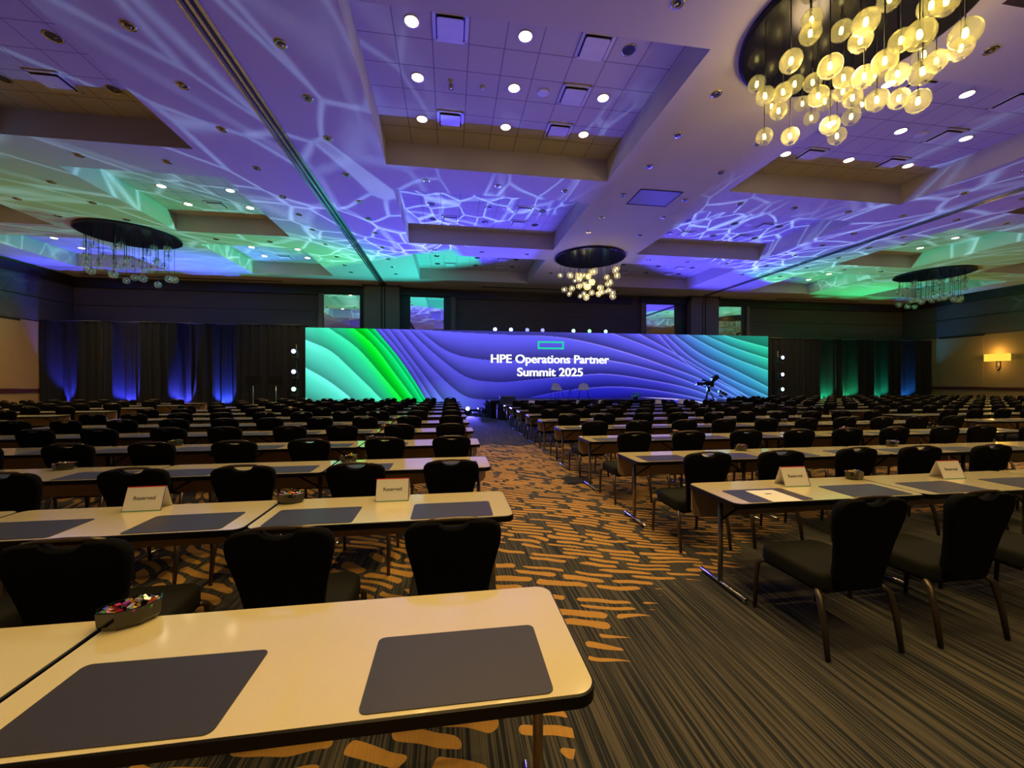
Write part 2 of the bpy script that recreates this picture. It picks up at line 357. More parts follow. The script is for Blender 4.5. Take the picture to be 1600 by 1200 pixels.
# ------------------------------------------------------------------ the room
def room():
    f = MB().quad((XL, YN, 0), (XR, YN, 0), (XR, YF, 0), (XL, YF, 0)).build('floor', M['carpet']); struct(f)
    # soffit with rectangular openings
    xs = sorted({XL, XR} | {v for t in TX for v in t}); ys = sorted({YN, YF} | {v for t in TY for v in t})
    m = MB(); inx = lambda c: any(a < c < b for a, b in TX); iny = lambda c: any(a < c < b for a, b in TY)
    for i in range(len(xs) - 1):
        for j in range(len(ys) - 1):
            x0, x1, y0, y1 = xs[i], xs[i + 1], ys[j], ys[j + 1]
            if inx((x0 + x1) / 2) and iny((y0 + y1) / 2): continue
            m.quad((x0, y0, ZS), (x0, y1, ZS), (x1, y1, ZS), (x1, y0, ZS))
    for x0, x1 in TX:
        for y0, y1 in TY:
            for a, b in (((x0, y0), (x1, y0)), ((x1, y0), (x1, y1)), ((x1, y1), (x0, y1)), ((x0, y1), (x0, y0))):
                m.quad((*a, ZS), (*b, ZS), (*b, ZT), (*a, ZT))
    c = struct(m.build('ceiling', M['soffit']))
    t = MB()
    for x0, x1 in TX:
        for y0, y1 in TY: t.quad((x0, y0, ZT), (x0, y1, ZT), (x1, y1, ZT), (x1, y0, ZT))
    t.build('coffer_tiles', M['tile'], c)
    # roof slab above so that nothing leaks
    def wall(name, a, b, nrm):
        a = Vector(a); b = Vector(b); n = Vector(nrm)
        w_ = MB()
        def band(z0, z1, mi):
            w_.cur = mi; w_.quad((*a, z0), (*b, z0), (*b, z1), (*a, z1))
        band(0, 4.32, 0); band(4.32, 4.36, 2); band(4.36, ZS, 1)
        o = struct(w_.build(name, [M['wall_tan'], M['wall_dark'], M['crown']])); return o
    wf = wall('wall_far', (XL, YF), (XR, YF), (0, -1)); wl = wall('wall_left', (XL, YN), (XL, YF), (1, 0))
    wr = wall('wall_right', (XR, YN), (XR, YF), (-1, 0)); wn = wall('wall_near', (XL, YN), (XR, YN), (0, 1))
    # crown, seam, chair rail, baseboard
    k = 0
    for side, c0, c1 in (('left', (XL, YN), (XL, YF)), ('right', (XR, YN), (XR, YF)), ('near', (XL, YN), (XR, YN))):
        mx, my = (c0[0] + c1[0]) / 2, (c0[1] + c1[1]) / 2; lx, ly = max(.05, c1[0] - c0[0]), max(.05, c1[1] - c0[1])
        sg = 1 if side == 'left' else -1
        def bar(z0, z1, d, m_, nm):
            if side == 'near': b_ = MB().box((mx, my + d / 2, (z0 + z1) / 2), (lx, d, z1 - z0))
            else: b_ = MB().box((mx + sg * d / 2, my, (z0 + z1) / 2), (d, ly, z1 - z0))
            return struct(b_.build(nm, m_))
        k += 1; bar(6.30, 6.66, .16, M['crown'], 'trim_%d' % k)
        k += 1; bar(1.16, 1.32, .035, M['rail'], 'trim_%d' % k)
        k += 1; bar(5.38, 5.41, .012, M['crown'], 'trim_%d' % k)
        bar(0, .14, .025, M['rail'], 'baseboard_' + side)
    segs = [(XL, -6.95), (.30, 10.75), (18.55, XR)]
    for a, b in segs:
        k += 1; struct(MB().box(((a + b) / 2, YF - .08, 6.46), (b - a, .16, .40)).build('trim_%d' % k, M['crown']))
        k += 1; struct(MB().box(((a + b) / 2, YF - .01, 5.40), (b - a, .02, .03)).build('trim_%d' % k, M['crown']))
    # pier groups round the two folding-wall pockets
    for sx, nm in ((-3.5, 'left'), (15.1, 'right')):
        s = 1 if nm == 'left' else -1
        g0 = lambda q: sx + s * q
        p = MB()
        def bx(a, b, y0, z0, z1, mi=0):
            p.cur = mi; a, b = g0(a), g0(b); p.box(((a + b) / 2, (y0 + YF) / 2, (z0 + z1) / 2), (abs(b - a), YF - y0, z1 - z0))
        bx(-3.39, -3.17, 22.72, 0, 6.4); bx(3.55, 3.80, 22.72, 0, 6.4)
        bx(-3.17, 3.55, 22.80, 0, 6.4, 1)
        bx(-1.0, -.14, 22.35, 0, 6.70); bx(-.14, .10, 22.40, 0, 6.70, 1); bx(.10, .82, 22.35, 0, 6.70); bx(-.06, .02, 22.36, 0, 6.7, 0)
        bx(-3.45, -1.02, 22.66, 6.34, 6.66, 1); bx(.84, 3.86, 22.66, 6.34, 6.66, 1)
        bx(-1.06, -.98, 22.30, 6.5, 6.76, 1); bx(.80, .88, 22.30, 6.5, 6.76, 1)
        k += 1; struct(p.build('trim_%d' % k, [M['pilaster'], M['crown']]))
    for x0, x1, lab in ((-6.63, -4.79, 'tall framed mirror left of the left folding wall pier'), (-2.15, -.35, 'tall framed mirror right of the left folding wall pier'),
                   (11.6, 13.45, 'tall framed mirror left of the right folding wall pier'), (16.08, 17.95, 'tall framed mirror right of the right folding wall pier')):
        fr = MB()
        for a, b, z0, z1 in ((x0 - .08, x0, 1.4, 6.36), (x1, x1 + .08, 1.4, 6.36), (x0, x1, 6.28, 6.36), (x0, x1, 1.4, 1.48)):
            fr.box(((a + b) / 2, 22.76, (z0 + z1) / 2), (b - a, .07, z1 - z0))
        r = empty('wall_mirror', ((x0 + x1) / 2, 22.79, 1.4)); tag(r, lab, 'mirror', 'wall mirrors')
        o = fr.build('mirror_frame', M['crown']); o.parent = r; o.matrix_parent_inverse = Matrix.Translation(-Vector(r.location))
        o = MB().quad((x0, 22.775, 1.48), (x1, 22.775, 1.48), (x1, 22.775, 6.28), (x0, 22.775, 6.28)).build('mirror_glass', M['mirror']); o.parent = r
        o.matrix_parent_inverse = Matrix.Translation(-Vector(r.location))
    # folding-wall tracks in the ceiling
    for tx, side in ((-3.5, 'left'), (15.1, 'right')):
        k += 1; t = MB()
        for dx, w_, z, mi in ((-.13, .05, .035, 0), (-.06, .045, .02, 1), (0, .05, .035, 0), (.055, .04, .02, 1), (.12, .06, .03, 0)):
            t.cur = mi; t.box((tx + dx, (YN + 22.4) / 2, ZS - z / 2), (w_, 22.4 - YN, z))
        struct(t.build('trim_%d' % k, [M['metal_track'], M['black']]))
    # door panels on the side walls
    for X, sg, y0, y1, nm in ((XR, -1, 18.7, 20.75, 'low_cut_1'), (XL, 1, 17.4, 20.3, 'low_cut_2')):
        d = MB(); d.box((X + sg * .012, (y0 + y1) / 2, 2.8), (.024, y1 - y0, 2.92)); d.cur = 1; d.box((X + sg * .02, (y0 + y1) / 2, 4.28), (.04, y1 - y0 + .1, .05))
        struct(d.build(nm, [M['wall_tan'], M['crown']]))
room()

def at(o, r):           # parent o (built in world space) under r, keeping its place
    o.parent = r; o.matrix_parent_inverse = Matrix.Translation(-Vector(r.location)); return o

# ------------------------------------------------------------------ ceiling fittings
ordw = ['first', 'second', 'third', 'fourth', 'fifth', 'sixth', 'seventh', 'eighth', 'ninth', 'tenth', 'eleventh', 'twelfth', 'thirteenth', 'fourteenth', 'fifteenth', 'sixteenth', 'seventeenth', 'eighteenth', 'nineteenth', 'twentieth', 'penultimate', 'outermost', 'final', 'last']
def proto_downlight(lit):
    r = empty('recessed_downlight', (0, 0, -50))
    MB().lathe([(.105, 0), (.125, -.012), (.128, -.004), (.128, 0)], 24).build('trim_ring', M['reflector'] if not lit else M['vent'], r)
    if lit: MB().lathe([(.0005, -.004), (.105, -.004)], 24).build('lens', M['lampon'], r)
    else: MB().lathe([(.0005, -.003), (.05, -.0035), (.085, -.004), (.106, -.005)], 24).build('lens', M['black'], r); 
    if not lit:
        MB().box((.03, 0, -.006), (.05, .012, .008)).build('lamp_clip', M['reflector'], r)
    return r
def proto_small():
    r = empty('ceiling_spotlight', (0, 0, -50))
    MB().lathe([(.055, -.002), (.085, -.016), (.092, -.003)], 18).build('trim_ring', M['reflector'], r)
    m = MB(); m.lathe([(.0005, -.004), (.056, -.004)], 18); m.build('lens', M['black'], r)
    MB().lathe([(.0005, -.016), (.022, -.012), (.028, -.005)], 10, c=(.018, -.01, 0)).build('lamp', M['reflector'], r)
    return r
def proto_vent():
    r = empty('ceiling_air_vent', (0, 0, -50))
    m = MB()
    for a, b, c_, d in ((-.26, 0, .05, .57), (.26, 0, .05, .57), (0, .26, .57, .05), (0, -.26, .57, .05)): m.box((a, b, -.01), (c_, d, .02))
    m.build('vent_frame', M['vent'], r)
    MB().box((0, 0, -.002), (.50, .50, .004)).build('vent_throat', M['black'], r)
    MB().prism(rrect(.42, .42, .04), -.05, -.038).build('vent_plate', M['vent'], r)
    return r
P_on, P_off, P_s, P_v = proto_downlight(True), proto_downlight(False), proto_small(), proto_vent()
K = tree(None)
def kill(o):
    for c in K.get(o.name, []): kill(c)
    bpy.data.objects.remove(o)
def in_view(x, y, z, mx=60):
    dx = x * math.cos(YAW) - y * math.sin(YAW); dz = x * math.sin(YAW) + y * math.cos(YAW)
    if dz < .3: return False
    u = 800 + FPX * dx / dz; v = 596.5 - FPX * (z - EYE) / dz
    return -mx < u < 1600 + mx and -mx < v < 1200 + mx
def cwords(i, j): return '%s coffer, %s' % (TXN[i], TYN[j] if j < 2 else '%s rank' % TYN[j])
LITT = {(2, 2), (3, 2), (1, 3), (1, 4), (4, 3), (4, 4), (0, 4), (2, 1), (3, 1), (2, 0), (3, 0), (1, 0), (4, 1), (4, 2), (0, 3), (5, 3)}
for i, (x0, x1) in enumerate(TX):
    if x1 - x0 > 5: cols = [x0 + .9, x0 + 2.74, x0 + 4.56]
    else: cols = [x0 + .9, x0 + 2.74]
    if i in (4,): cols = [18.1, 19.9]
    for j, (y0, y1) in enumerate(TY):
        for a, cx_ in enumerate(cols):
            for b, ry in enumerate((.86, 2.06, 3.28) if j != 4 else (.75, 1.98, 3.20)):
                x, y = cx_, y0 + ry
                lit = (i, j) in LITT and not (i == 2 and j == 2 and a == 2 and b == 0) 
                if i == 1 and j == 2: lit = False
                vis = in_view(x, y, ZT)
                lab = '%s round downlight, %s row, %s from left, %s' % ('glowing' if lit else 'unlit', ['front', 'middle', 'back'][b], ordw[a], cwords(i, j))
                if vis: clone(P_on if lit else P_off, K, (x, y, ZT), 0, lab, 'ceiling light', 'coffer downlights')
                if lit: spot('downlight_beam', (x, y, ZT - .04), (x, y, 0), DOWN * (1.5 if j > 2 else 1.1 if j == 2 else .72), WARM, 112, .9, .10)
        vs = {5: [(1.51, .87), (3.94, .87), (3.94, 2.06), (1.51, 3.2), (3.94, 3.23)], 3: [(1.8, .9), (1.8, 3.2)]}[5 if x1 - x0 > 5 else 3]
        for n_, (vx, vy) in enumerate(vs):
            if in_view(x0 + vx, y0 + vy, ZT):
                lab = 'square air vent, %s of the %s' % (['front left', 'front right', 'middle right', 'back left', 'back right'][n_] if x1 - x0 > 5 else ['front', 'back'][n_], cwords(i, j))
                clone(P_v, K, (x0 + vx, y0 + vy, ZT), 0, lab, 'vent', 'square air vents')
        if x1 - x0 > 5 and in_view(x0 + 3.33, y0 + 2.08, ZT):
            tag(MB().lathe([(.0005, -.014), (.09, -.016), (.12, -.012), (.13, 0)], 24).build('ceiling_speaker', M['vent'], None, (x0 + 3.33, y0 + 2.08, ZT)), 'round white speaker grille in the middle of the ' + cwords(i, j), 'speaker', 'ceiling speakers')
# small spots in the soffit
def near_name(x):
    if x < -5.6: return 'over the left of the hall'
    if x < -3.5: return 'just left of the left ceiling track'
    if x < -1.5: return 'just right of the left ceiling track'
    if x < 3.5: return 'across the centre-left coffers'
    if x < 5.8: return 'left of the chandelier axis'
    if x < 7.5: return 'right of the chandelier axis'
    if x < 13: return 'across the centre-right coffers'
    if x < 15.1: return 'just left of the right ceiling track'
    return 'over the right of the hall'
colsx = [(-12.05, (5.1, 10.63, 12.15, 13.4, 14.6, 16.1)), (-10.17, (5.1, 6.7, 7.9, 9.1, 10.63, 12.15, 13.37, 14.6)), (-8.35, (5.1, 10.63, 16.1)), (-6.55, (5.1, 10.63, 16.1)),
         (-4.6, (5.1, 6.67, 7.87, 9.1, 10.62, 12.15, 13.35, 14.6, 16.1, 17.6, 18.8, 20.)), (-2.55, (5.1, 6.67, 7.87, 9.1, 10.62, 12.15, 13.35, 14.6, 16.1, 17.6, 18.8, 20.)),
         (-.6, (5.13, 10.63, 16.1)), (1.25, (5.13, 10.63, 16.1)), (3.07, (5.14, 10.63, 16.1)), (4.72, (6.64, 7.87, 9.11, 10.6, 12.16, 13.4, 18.7)), (6.6, (7.87, 9.1, 10.65, 11.87, 13.45, 18.7)),
         (8.32, (5.13, 10.63, 16.1)), (10.1, (5.13, 10.63, 16.1)), (11.95, (5.13, 10.63, 16.1)), (13.9, (7.87, 9.1, 10.62, 12.15, 13.35, 14.6, 16.1, 17.6)), (15.95, (9.1, 10.62, 12.15, 13.35, 14.6, 16.1, 17.6)),
         (17.9, (10.62, 16.1)), (19.9, (10.62, 16.1))]
for x, ys in colsx:
    same = [c for c, _ in colsx if near_name(c) == near_name(x)]; nn = same.index(x)
    q = 0
    for y in ys:
        if not in_view(x, y, ZS): continue
        lab = 'small recessed spotlight %s, %s from camera%s' % (near_name(x), ordw[q], ', %s file' % ordw[nn] if len(same) > 1 else ''); q += 1
        clone(P_s, K, (x, y, ZS), rnd.uniform(0, 6), lab, 'spotlight', 'small soffit spotlights')
for p in (P_on, P_off, P_s, P_v): kill(p)
r = empty('sprinkler_head', (.02, 7.93, ZT)); tag(r, 'small chrome sprinkler in the nearest centre left coffer', 'sprinkler')
MB().lathe([(.045, 0), (.045, -.006), (.012, -.012), (.012, -.06), (.05, -.065), (.05, -.07), (.001, -.07)], 14).build('sprinkler_body', M['reflector'], r)
tag(MB().lathe([(.001, -.03), (.04, -.028), (.05, -.01), (.05, 0)], 16).build('smoke_detector', M['vent'], None, (.63, 7.9, ZT)), 'tiny round detector beside the sprinkler in the nearest coffer', 'detector')
# square access panel, linear slots, sprinkler
pn = empty('ceiling_access_panel', (5.66, 10.66, ZS)); tag(pn, 'square framed ceiling panel in front of the middle chandelier', 'panel')
m = MB()
for a, b, c_, d in ((-.6, 0, .03, .92), (.6, 0, .03, .92), (0, .45, 1.23, .03), (0, -.45, 1.23, .03)): m.box((a, b, -.008), (c_, d, .016))
m.build('panel_frame', M['black'], pn)
MB().box((0, 0, -.004), (1.18, .88, .006)).build('panel_sheet', mat('satin_panel', (.22, .22, .25, 1), .45, 0, noise=.01), pn)
for x0, x1, yy, lab in ((-17.5, -8.5, 22.36, 'long dark slot vent in ceiling at far left'), (1.7, 9.6, 22.0, 'long dark slot vent in ceiling behind middle chandelier'), (20.0, 26.0, 22.4, 'long dark slot vent in ceiling at far right')):
    tag(MB().box(((x0 + x1) / 2, yy, ZS - .008), (x1 - x0, .14, .016)).build('slot_vent', M['black']), lab, 'vent', 'linear slot vents')

# ------------------------------------------------------------------ chandeliers
def make_globe_mesh(n=20):
    m = MB(); prof = [(.012, .125), (.04, .122), (.085, .098), (.115, .055), (.125, .005), (.118, -.04), (.098, -.078), (.068, -.100), (.045, -.104), (.040, -.112), (.058, -.122)]
    m.lathe(prof, n); return m
g_hi = make_globe_mesh(24); 
def chandelier(cx, cy, globes, label, lit, glass, R=1.42, bulbmat=None):
    r = empty('chandelier', (cx, cy, ZS)); tag(r, label, 'chandelier', 'glass globe chandeliers')
    MB().lathe([(.0005, -.085), (R - .04, -.085), (R, -.07), (R, -.005), (R - .02, 0)], 64, smooth=False).build('ceiling_plate', M['disc'], r)
    G = g_hi.build('globe', glass, r); G.location = (0, 0, -50)
    C = MB().tube([(0, 0, 0), (0, 0, 1)], .007, 6).build('cord', M['black'], r); C.location = (0, 0, -50)
    B = MB().lathe([(.001, .05), (.016, .045), (.022, .02), (.024, -.01), (.018, -.035), (.001, -.042)], 10).build('bulb', bulbmat, None)
    Sk = MB().lathe([(.013, .13), (.013, .075), (.018, .07), (.018, .045), (.001, .045)], 8).build('socket', M['black'], None)
    for x, y, z, s in globes:
        g = G.copy(); COL.objects.link(g); g.parent = r; g.location = (x - cx, y - cy, z - ZS); g.scale = (s, s, s)
        g.rotation_euler = (rnd.uniform(-.12, .12), rnd.uniform(-.12, .12), rnd.uniform(0, 6))
        for q in (B, Sk):
            b = q.copy(); COL.objects.link(b); b.parent = g
        c = C.copy(); COL.objects.link(c); c.parent = r; L = max(.02, (ZS - .085) - (z + .12 * s))
        c.location = (x - cx, y - cy, z + .12 * s - ZS); c.scale = (1, 1, L)
    for q in (G, C, B, Sk): bpy.data.objects.remove(q)
    return r
def unproj(px, py, zc):
    x = (px - 800) / FPX * zc; z = EYE + (596.5 - py) / FPX * zc
    return x * math.cos(YAW) + zc * math.sin(YAW), -x * math.sin(YAW) + zc * math.cos(YAW), z
# the near one: globes read off one by one (place in the photo, apparent width)
NG = [(1266, 18, 34), (1264, 55, 34), (1312, 36, 33), (1350, 38, 41), (1342, 66, 36), (1234, 98, 36), (1295, 106, 37), (1387, 2, 36), (1452, 12, 40), (1475, 5, 42), (1505, 55, 46), (1498, 78, 36),
      (1434, 57, 46), (1405, 66, 36), (1380, 98, 38), (1400, 118, 34), (1439, 114, 40), (1460, 98, 34), (1181, 134, 28), (1194, 152, 30), (1222, 146, 30), (1240, 130, 28), (1268, 131, 29), (1277, 152, 32),
      (1287, 160, 28), (1215, 175, 28), (1204, 168, 24), (1252, 164, 24), (1316, 124, 32), (1315, 145, 30), (1330, 155, 30), (1348, 122, 36), (1368, 158, 34), (1402, 156, 32), (1432, 160, 36), (1345, 165, 24),
      (1266, 186, 24), (1328, 184, 28), (1193, 215, 27), (1233, 214, 28), (1295, 197, 30), (1306, 214, 28), (1365, 120, 30), (1516, 20, 34)]
gl = []
for px, py, wd in NG:
    zc = FPX * .25 * 1.18 / wd
    zc = min(max(zc, 4.35), 7.0)
    X, Y, Z = unproj(px, py, zc)
    for _ in range(40):
        if (X - 5.72) ** 2 + (Y - 5.05) ** 2 < 1.27 ** 2: break
        zc += .04 if Y < 5.05 else -.04
        X, Y, Z = unproj(px, py, zc)
    d = math.hypot(X - 5.72, Y - 5.05)
    if d > 1.27: X, Y = 5.72 + (X - 5.72) * 1.27 / d, 5.05 + (Y - 5.05) * 1.27 / d
    gl.append((X, Y, min(Z, 6.50), wd * zc / FPX / .25 / 1.12))
chandelier(5.72, 5.05, gl, 'large lit chandelier of clear glass globes nearest the camera', True, M['globe'], bulbmat=M['bulb'])
for x, y, z in ((5.1, 4.6, 5.75), (6.4, 4.7, 5.8), (5.7, 5.7, 5.8)): point('chandelier_glow', (x, y, z), 48, (1, .70, .28), .25)
def cluster(cx, cy, n, seed, zlo=5.2, zhi=6.35):
    q = random.Random(seed); out = []
    t = 0
    while len(out) < n and t < 5000:
        t += 1; a = q.uniform(0, 2 * PI); r = 1.25 * math.sqrt(q.random()); z = q.uniform(zlo, zhi)
        p = (cx + r * math.cos(a), cy + r * math.sin(a), z, q.uniform(.85, 1.1))
        if all((p[0] - o[0]) ** 2 + (p[1] - o[1]) ** 2 + (p[2] - o[2]) ** 2 > .27 ** 2 for o in out): out.append(p)
    return out
chandelier(5.72, 16.1, cluster(5.72, 16.1, 42, 3, 5.05, 6.2), 'lit chandelier hanging above the stage screen centre', True, M['globe'], bulbmat=M['bulb_dim'])
point('chandelier_glow', (5.72, 16.1, 5.6), 60, (1, .78, .45), .4)
chandelier(-11.05, 16.05, cluster(-11.05, 16.05, 42, 5, 5.3, 6.35), 'unlit glass globe chandelier at the left of the hall', False, M['globe_off'], bulbmat=M['bulb_off'])
chandelier(22.75, 16.05, cluster(22.75, 16.05, 44, 8, 5.3, 6.35), 'unlit glass globe chandelier at the right of the hall', False, M['globe_off'], bulbmat=M['bulb_off'])

# ------------------------------------------------------------------ LED wall with its picture
def led_wall():
    X0, X1, Z0, Z1, Y = -6.96, 18.27, .20, 4.27, 21.0
    nx, nz = 1000, 160
    xs = np.linspace(X0, X1, nx + 1); zs = np.linspace(Z0, Z1, nz + 1)
    GXX, GZZ = np.meshgrid(xs, zs)
    # photo coordinates of every grid point, to lay the drawn bands where they stand
    xc = GXX * math.cos(YAW) - Y * math.sin(YAW); zc = GXX * math.sin(YAW) + Y * math.cos(YAW)
    PX = 800 + FPX * xc / zc; PY = 596.5 - FPX * (GZZ - EYE) / zc
    A = lambda L: [(400 + x / 3.75, 340 + y / 3.75) for x, y in L]      # left crop
    B = lambda L: [(800 + x / 3.75, 340 + y / 3.75) for x, y in L]      # right crop
    curves = [A([(285, 1050), (400, 1105), (500, 1160)]), A([(285, 875), (430, 960), (600, 1095), (700, 1190)]), A([(285, 712), (450, 790), (600, 930), (770, 1100), (850, 1190)]),
              A([(380, 610), (420, 640), (600, 770), (760, 950), (885, 1100), (940, 1170)]), A([(520, 605), (700, 760), (820, 920), (955, 1100), (1000, 1160)]), A([(610, 605), (800, 810), (900, 950), (995, 1100), (1030, 1150)]),
              A([(660, 605), (700, 655), (850, 840), (1015, 1100), (1050, 1160)]),
              A([(690, 605), (735, 655), (900, 860), (1050, 1100), (1080, 1150)]), A([(750, 610), (960, 890), (1130, 1110), (1180, 1170)]),
              A([(800, 610), (840, 655), (1050, 900), (1238, 1050), (1350, 1067), (1500, 1066), (1837, 1009), (2100, 990), (2400, 1020), (2700, 1085), (2850, 1130)]),
              A([(840, 600), (890, 650), (1050, 800), (1250, 940), (1387, 962), (1612, 949), (1875, 925), (2000, 915), (2300, 950), (2600, 1020), (2760, 1090), (2900, 1160)]),
              A([(880, 600), (950, 655), (1100, 770), (1370, 835), (1700, 825), (2060, 835), (2300, 885), (2600, 985), (2840, 1100), (2950, 1160)])]
    first_lite = 9
    curves += [B([(-1500, 560), (-250, 675), (0, 687), (150, 690), (300, 703), (600, 770), (900, 868), (1150, 965), (1390, 1100), (1480, 1160)]),
               B([(520, 650), (900, 800), (1150, 930), (1450, 1110), (1510, 1150)]), B([(690, 650), (1000, 820), (1200, 940), (1480, 1110), (1530, 1150)]), B([(820, 640), (1000, 830), (1200, 955), (1530, 1110)]),
               B([(850, 640), (1050, 820), (1250, 930), (1530, 1060)]), B([(890, 640), (1100, 795), (1300, 890), (1530, 1008)]), B([(950, 640), (1250, 800), (1530, 908)]),
               B([(1020, 640), (1300, 760), (1530, 836)]), B([(1120, 640), (1250, 690), (1530, 770)]), B([(560, 1085), (700, 1057), (850, 1056), (1000, 1066), (1150, 1090), (1300, 1140)])]
    def curve(pts):
        p = np.array(pts, float); x, y = p[:, 0], p[:, 1]; h = np.diff(x); dl = np.diff(y) / h
        m = np.empty(len(x)); m[0], m[-1] = dl[0], dl[-1]; m[1:-1] = (dl[:-1] * h[1:] + dl[1:] * h[:-1]) / (h[1:] + h[:-1])
        k = np.clip(np.searchsorted(x, PX) - 1, 0, len(h) - 1); t_ = (PX - x[k]) / h[k]
        v = (2 * t_**3 - 3 * t_**2 + 1) * y[k] + (t_**3 - 2 * t_**2 + t_) * h[k] * m[k] + (-2 * t_**3 + 3 * t_**2) * y[k + 1] + (t_**3 - t_**2) * h[k] * m[k + 1]
        v = np.where(PX < x[0], y[0] + m[0] * (PX - x[0]), v); return np.where(PX > x[-1], y[-1] + m[-1] * (PX - x[-1]), v)
    slope = lambda cy: np.hypot(1, np.gradient(cy, axis=1) / np.maximum(np.gradient(PX, axis=1), 1e-6))
    above = np.full(PX.shape, 470.); below = np.full(PX.shape, 680.); lite = np.zeros(PX.shape)
    for n_, pts in enumerate(curves):
        cy = curve(pts); ok = np.ones(PX.shape, bool)
        u = ok & (cy <= PY) & (cy > above); above[u] = cy[u]
        d = ok & (cy > PY) & (cy < below); below[d] = cy[d]
        if n_ >= first_lite:
            amt = 1.5 if n_ == len(curves) - 1 else (.5 if n_ < 13 else .33)
            wdt = 1.0 * slope(cy); gate = np.clip((PX - 800) / 150, 0, 1) if n_ < 13 else 1.
            lite = np.maximum(lite, np.exp(-((PY - cy - .6) / wdt) ** 2) * amt * gate)
    t = np.clip((PY - above) / np.maximum(below - above, 4), 0, 1)
    # base colour fields (display values)
    def C(r, g, b): return np.array([r, g, b], float)
    gb = curve(curves[6])       # the green/blue border
    left = (PY > gb) & (PX < 690)
    s = np.clip((PX - 477) / 200, 0, 1)[..., None]; vy = np.clip((PY - 512) / 120, 0, 1)[..., None]
    dist = np.clip((gb - PY + 0) / 60., -3, 1)[..., None]
    dd = np.clip((PY - gb) / 150., 0, 1)[..., None]            # 0 at the border, 1 far inside
    colL = C(0, 210, 110) * (1 - dd) + C(85, 228, 203) * dd
    band = np.exp(-((PX + PY * -.62 - 243) / 17) ** 2)[..., None]
    colL = colL * (1 - band) + C(0, 228, 40) * band
    shL = (1.12 - .45 * t ** 1.5)[..., None]
    colL = colL * shL + np.clip(.35 - t, 0, 1)[..., None] * C(70, 40, 60)
    r1 = np.clip((PX - 900) / 300, 0, 1)[..., None]
    colR = C(98, 95, 250) * (1 - vy * .25)
    dk = (np.exp(-((PX - 925) / 150) ** 2) * np.clip((PY - 565) / 55, 0, 1))[..., None]
    colR = colR * (1 - dk) + C(28, 28, 180) * dk
    lf = (np.clip((760 - PX) / 80, 0, 1) * np.clip((PY - 590) / 35, 0, 1))[..., None]
    colR = colR * (1 - lf) + C(105, 135, 250) * lf
    tr = np.clip((PX - 1040 - (PY - 527) * 1.1) / 120, 0, 1)[..., None]
    rb = np.clip((PX - 1040) / 110, 0, 1)[..., None]
    colR = colR * (1 - rb) + C(72, 118, 235) * rb
    colR = colR * (1 - tr) + (C(62, 190, 190) * (1 - r1) + C(45, 200, 165) * r1) * tr
    shR = (1.08 - .50 * t ** 1.6)[..., None]
    colR = colR * shR + lite[..., None] * C(110, 95, 90)
    col = np.where(left[..., None], colL, colR)
    col = np.clip(col, 0, 255) / 255; lin = np.where(col <= .04045, col / 12.92, ((col + .055) / 1.055) ** 2.4)
    me = bpy.data.meshes.new('display')
    V = np.stack([GXX, np.full(GXX.shape, Y), GZZ], -1).reshape(-1, 3)
    idx = np.arange((nx + 1) * (nz + 1)).reshape(nz + 1, nx + 1)
    F = np.stack([idx[:-1, :-1], idx[:-1, 1:], idx[1:, 1:], idx[1:, :-1]], -1).reshape(-1, 4)
    me.vertices.add(len(V)); me.vertices.foreach_set('co', V.astype('f').ravel())
    me.loops.add(F.size); me.loops.foreach_set('vertex_index', F.astype('i').ravel())
    me.polygons.add(len(F)); me.polygons.foreach_set('loop_start', np.arange(0, F.size, 4, dtype='i')); me.update(calc_edges=True)
    ca = me.color_attributes.new('picture', 'FLOAT_COLOR', 'POINT')
    rgba = np.ones((len(V), 4), 'f'); rgba[:, :3] = lin.reshape(-1, 3); ca.data.foreach_set('color', rgba.ravel())
    mt = bpy.data.materials.new('led_picture'); mt.use_nodes = True; g = N(mt.node_tree); g.n.clear()
    at_ = g.add('ShaderNodeAttribute', attribute_name='picture')
    e = g.add('ShaderNodeEmission', {'Color': at_.outputs['Color'], 'Strength': 1.0}); o_ = g.add('ShaderNodeOutputMaterial'); g.l.new(e.outputs[0], o_.inputs[0])
    me.materials.append(mt)
    r = empty('led_video_wall', ((X0 + X1) / 2, Y, 0)); tag(r, 'wide curved-band green and violet LED screen behind the stage', 'screen')
    o = bpy.data.objects.new('display', me); COL.objects.link(o); at(o, r)
    at(MB().box(((X0 + X1) / 2, Y + .09, (Z0 + Z1) / 2), (X1 - X0 + .02, .16, Z1 - Z0 + .02)).build('screen_cabinet', M['black']), r)
    at(MB().box(((X0 + X1) / 2, Y + .08, Z0 / 2), (X1 - X0, .14, Z0)).build('base_plinth', M['black']), r)
    def text(body, x, z, size, nm):
        cu = bpy.data.curves.new(nm, 'FONT'); cu.body = body; cu.size = size; cu.align_x = 'CENTER'; cu.offset = .010; cu.extrude = .002; cu.space_character = 1.0
        t_ = bpy.data.objects.new(nm, cu); COL.objects.link(t_); bpy.context.view_layer.update()
        me_ = bpy.data.meshes.new_from_object(t_); bpy.data.objects.remove(t_)
        bm = bmesh.new()
        for dx in (-.012, 0, .012):
            k0 = len(bm.verts); bm.from_mesh(me_); bm.verts.ensure_lookup_table()
            for v in bm.verts[k0:]: v.co.x += dx; v.co.z += dx * .02
        bm.to_mesh(me_); bm.free()
        wd = max(v.co.x for v in me_.vertices) - min(v.co.x for v in me_.vertices)
        o = bpy.data.objects.new(nm, me_); COL.objects.link(o); me_.materials.append(M['text'])
        return o, wd
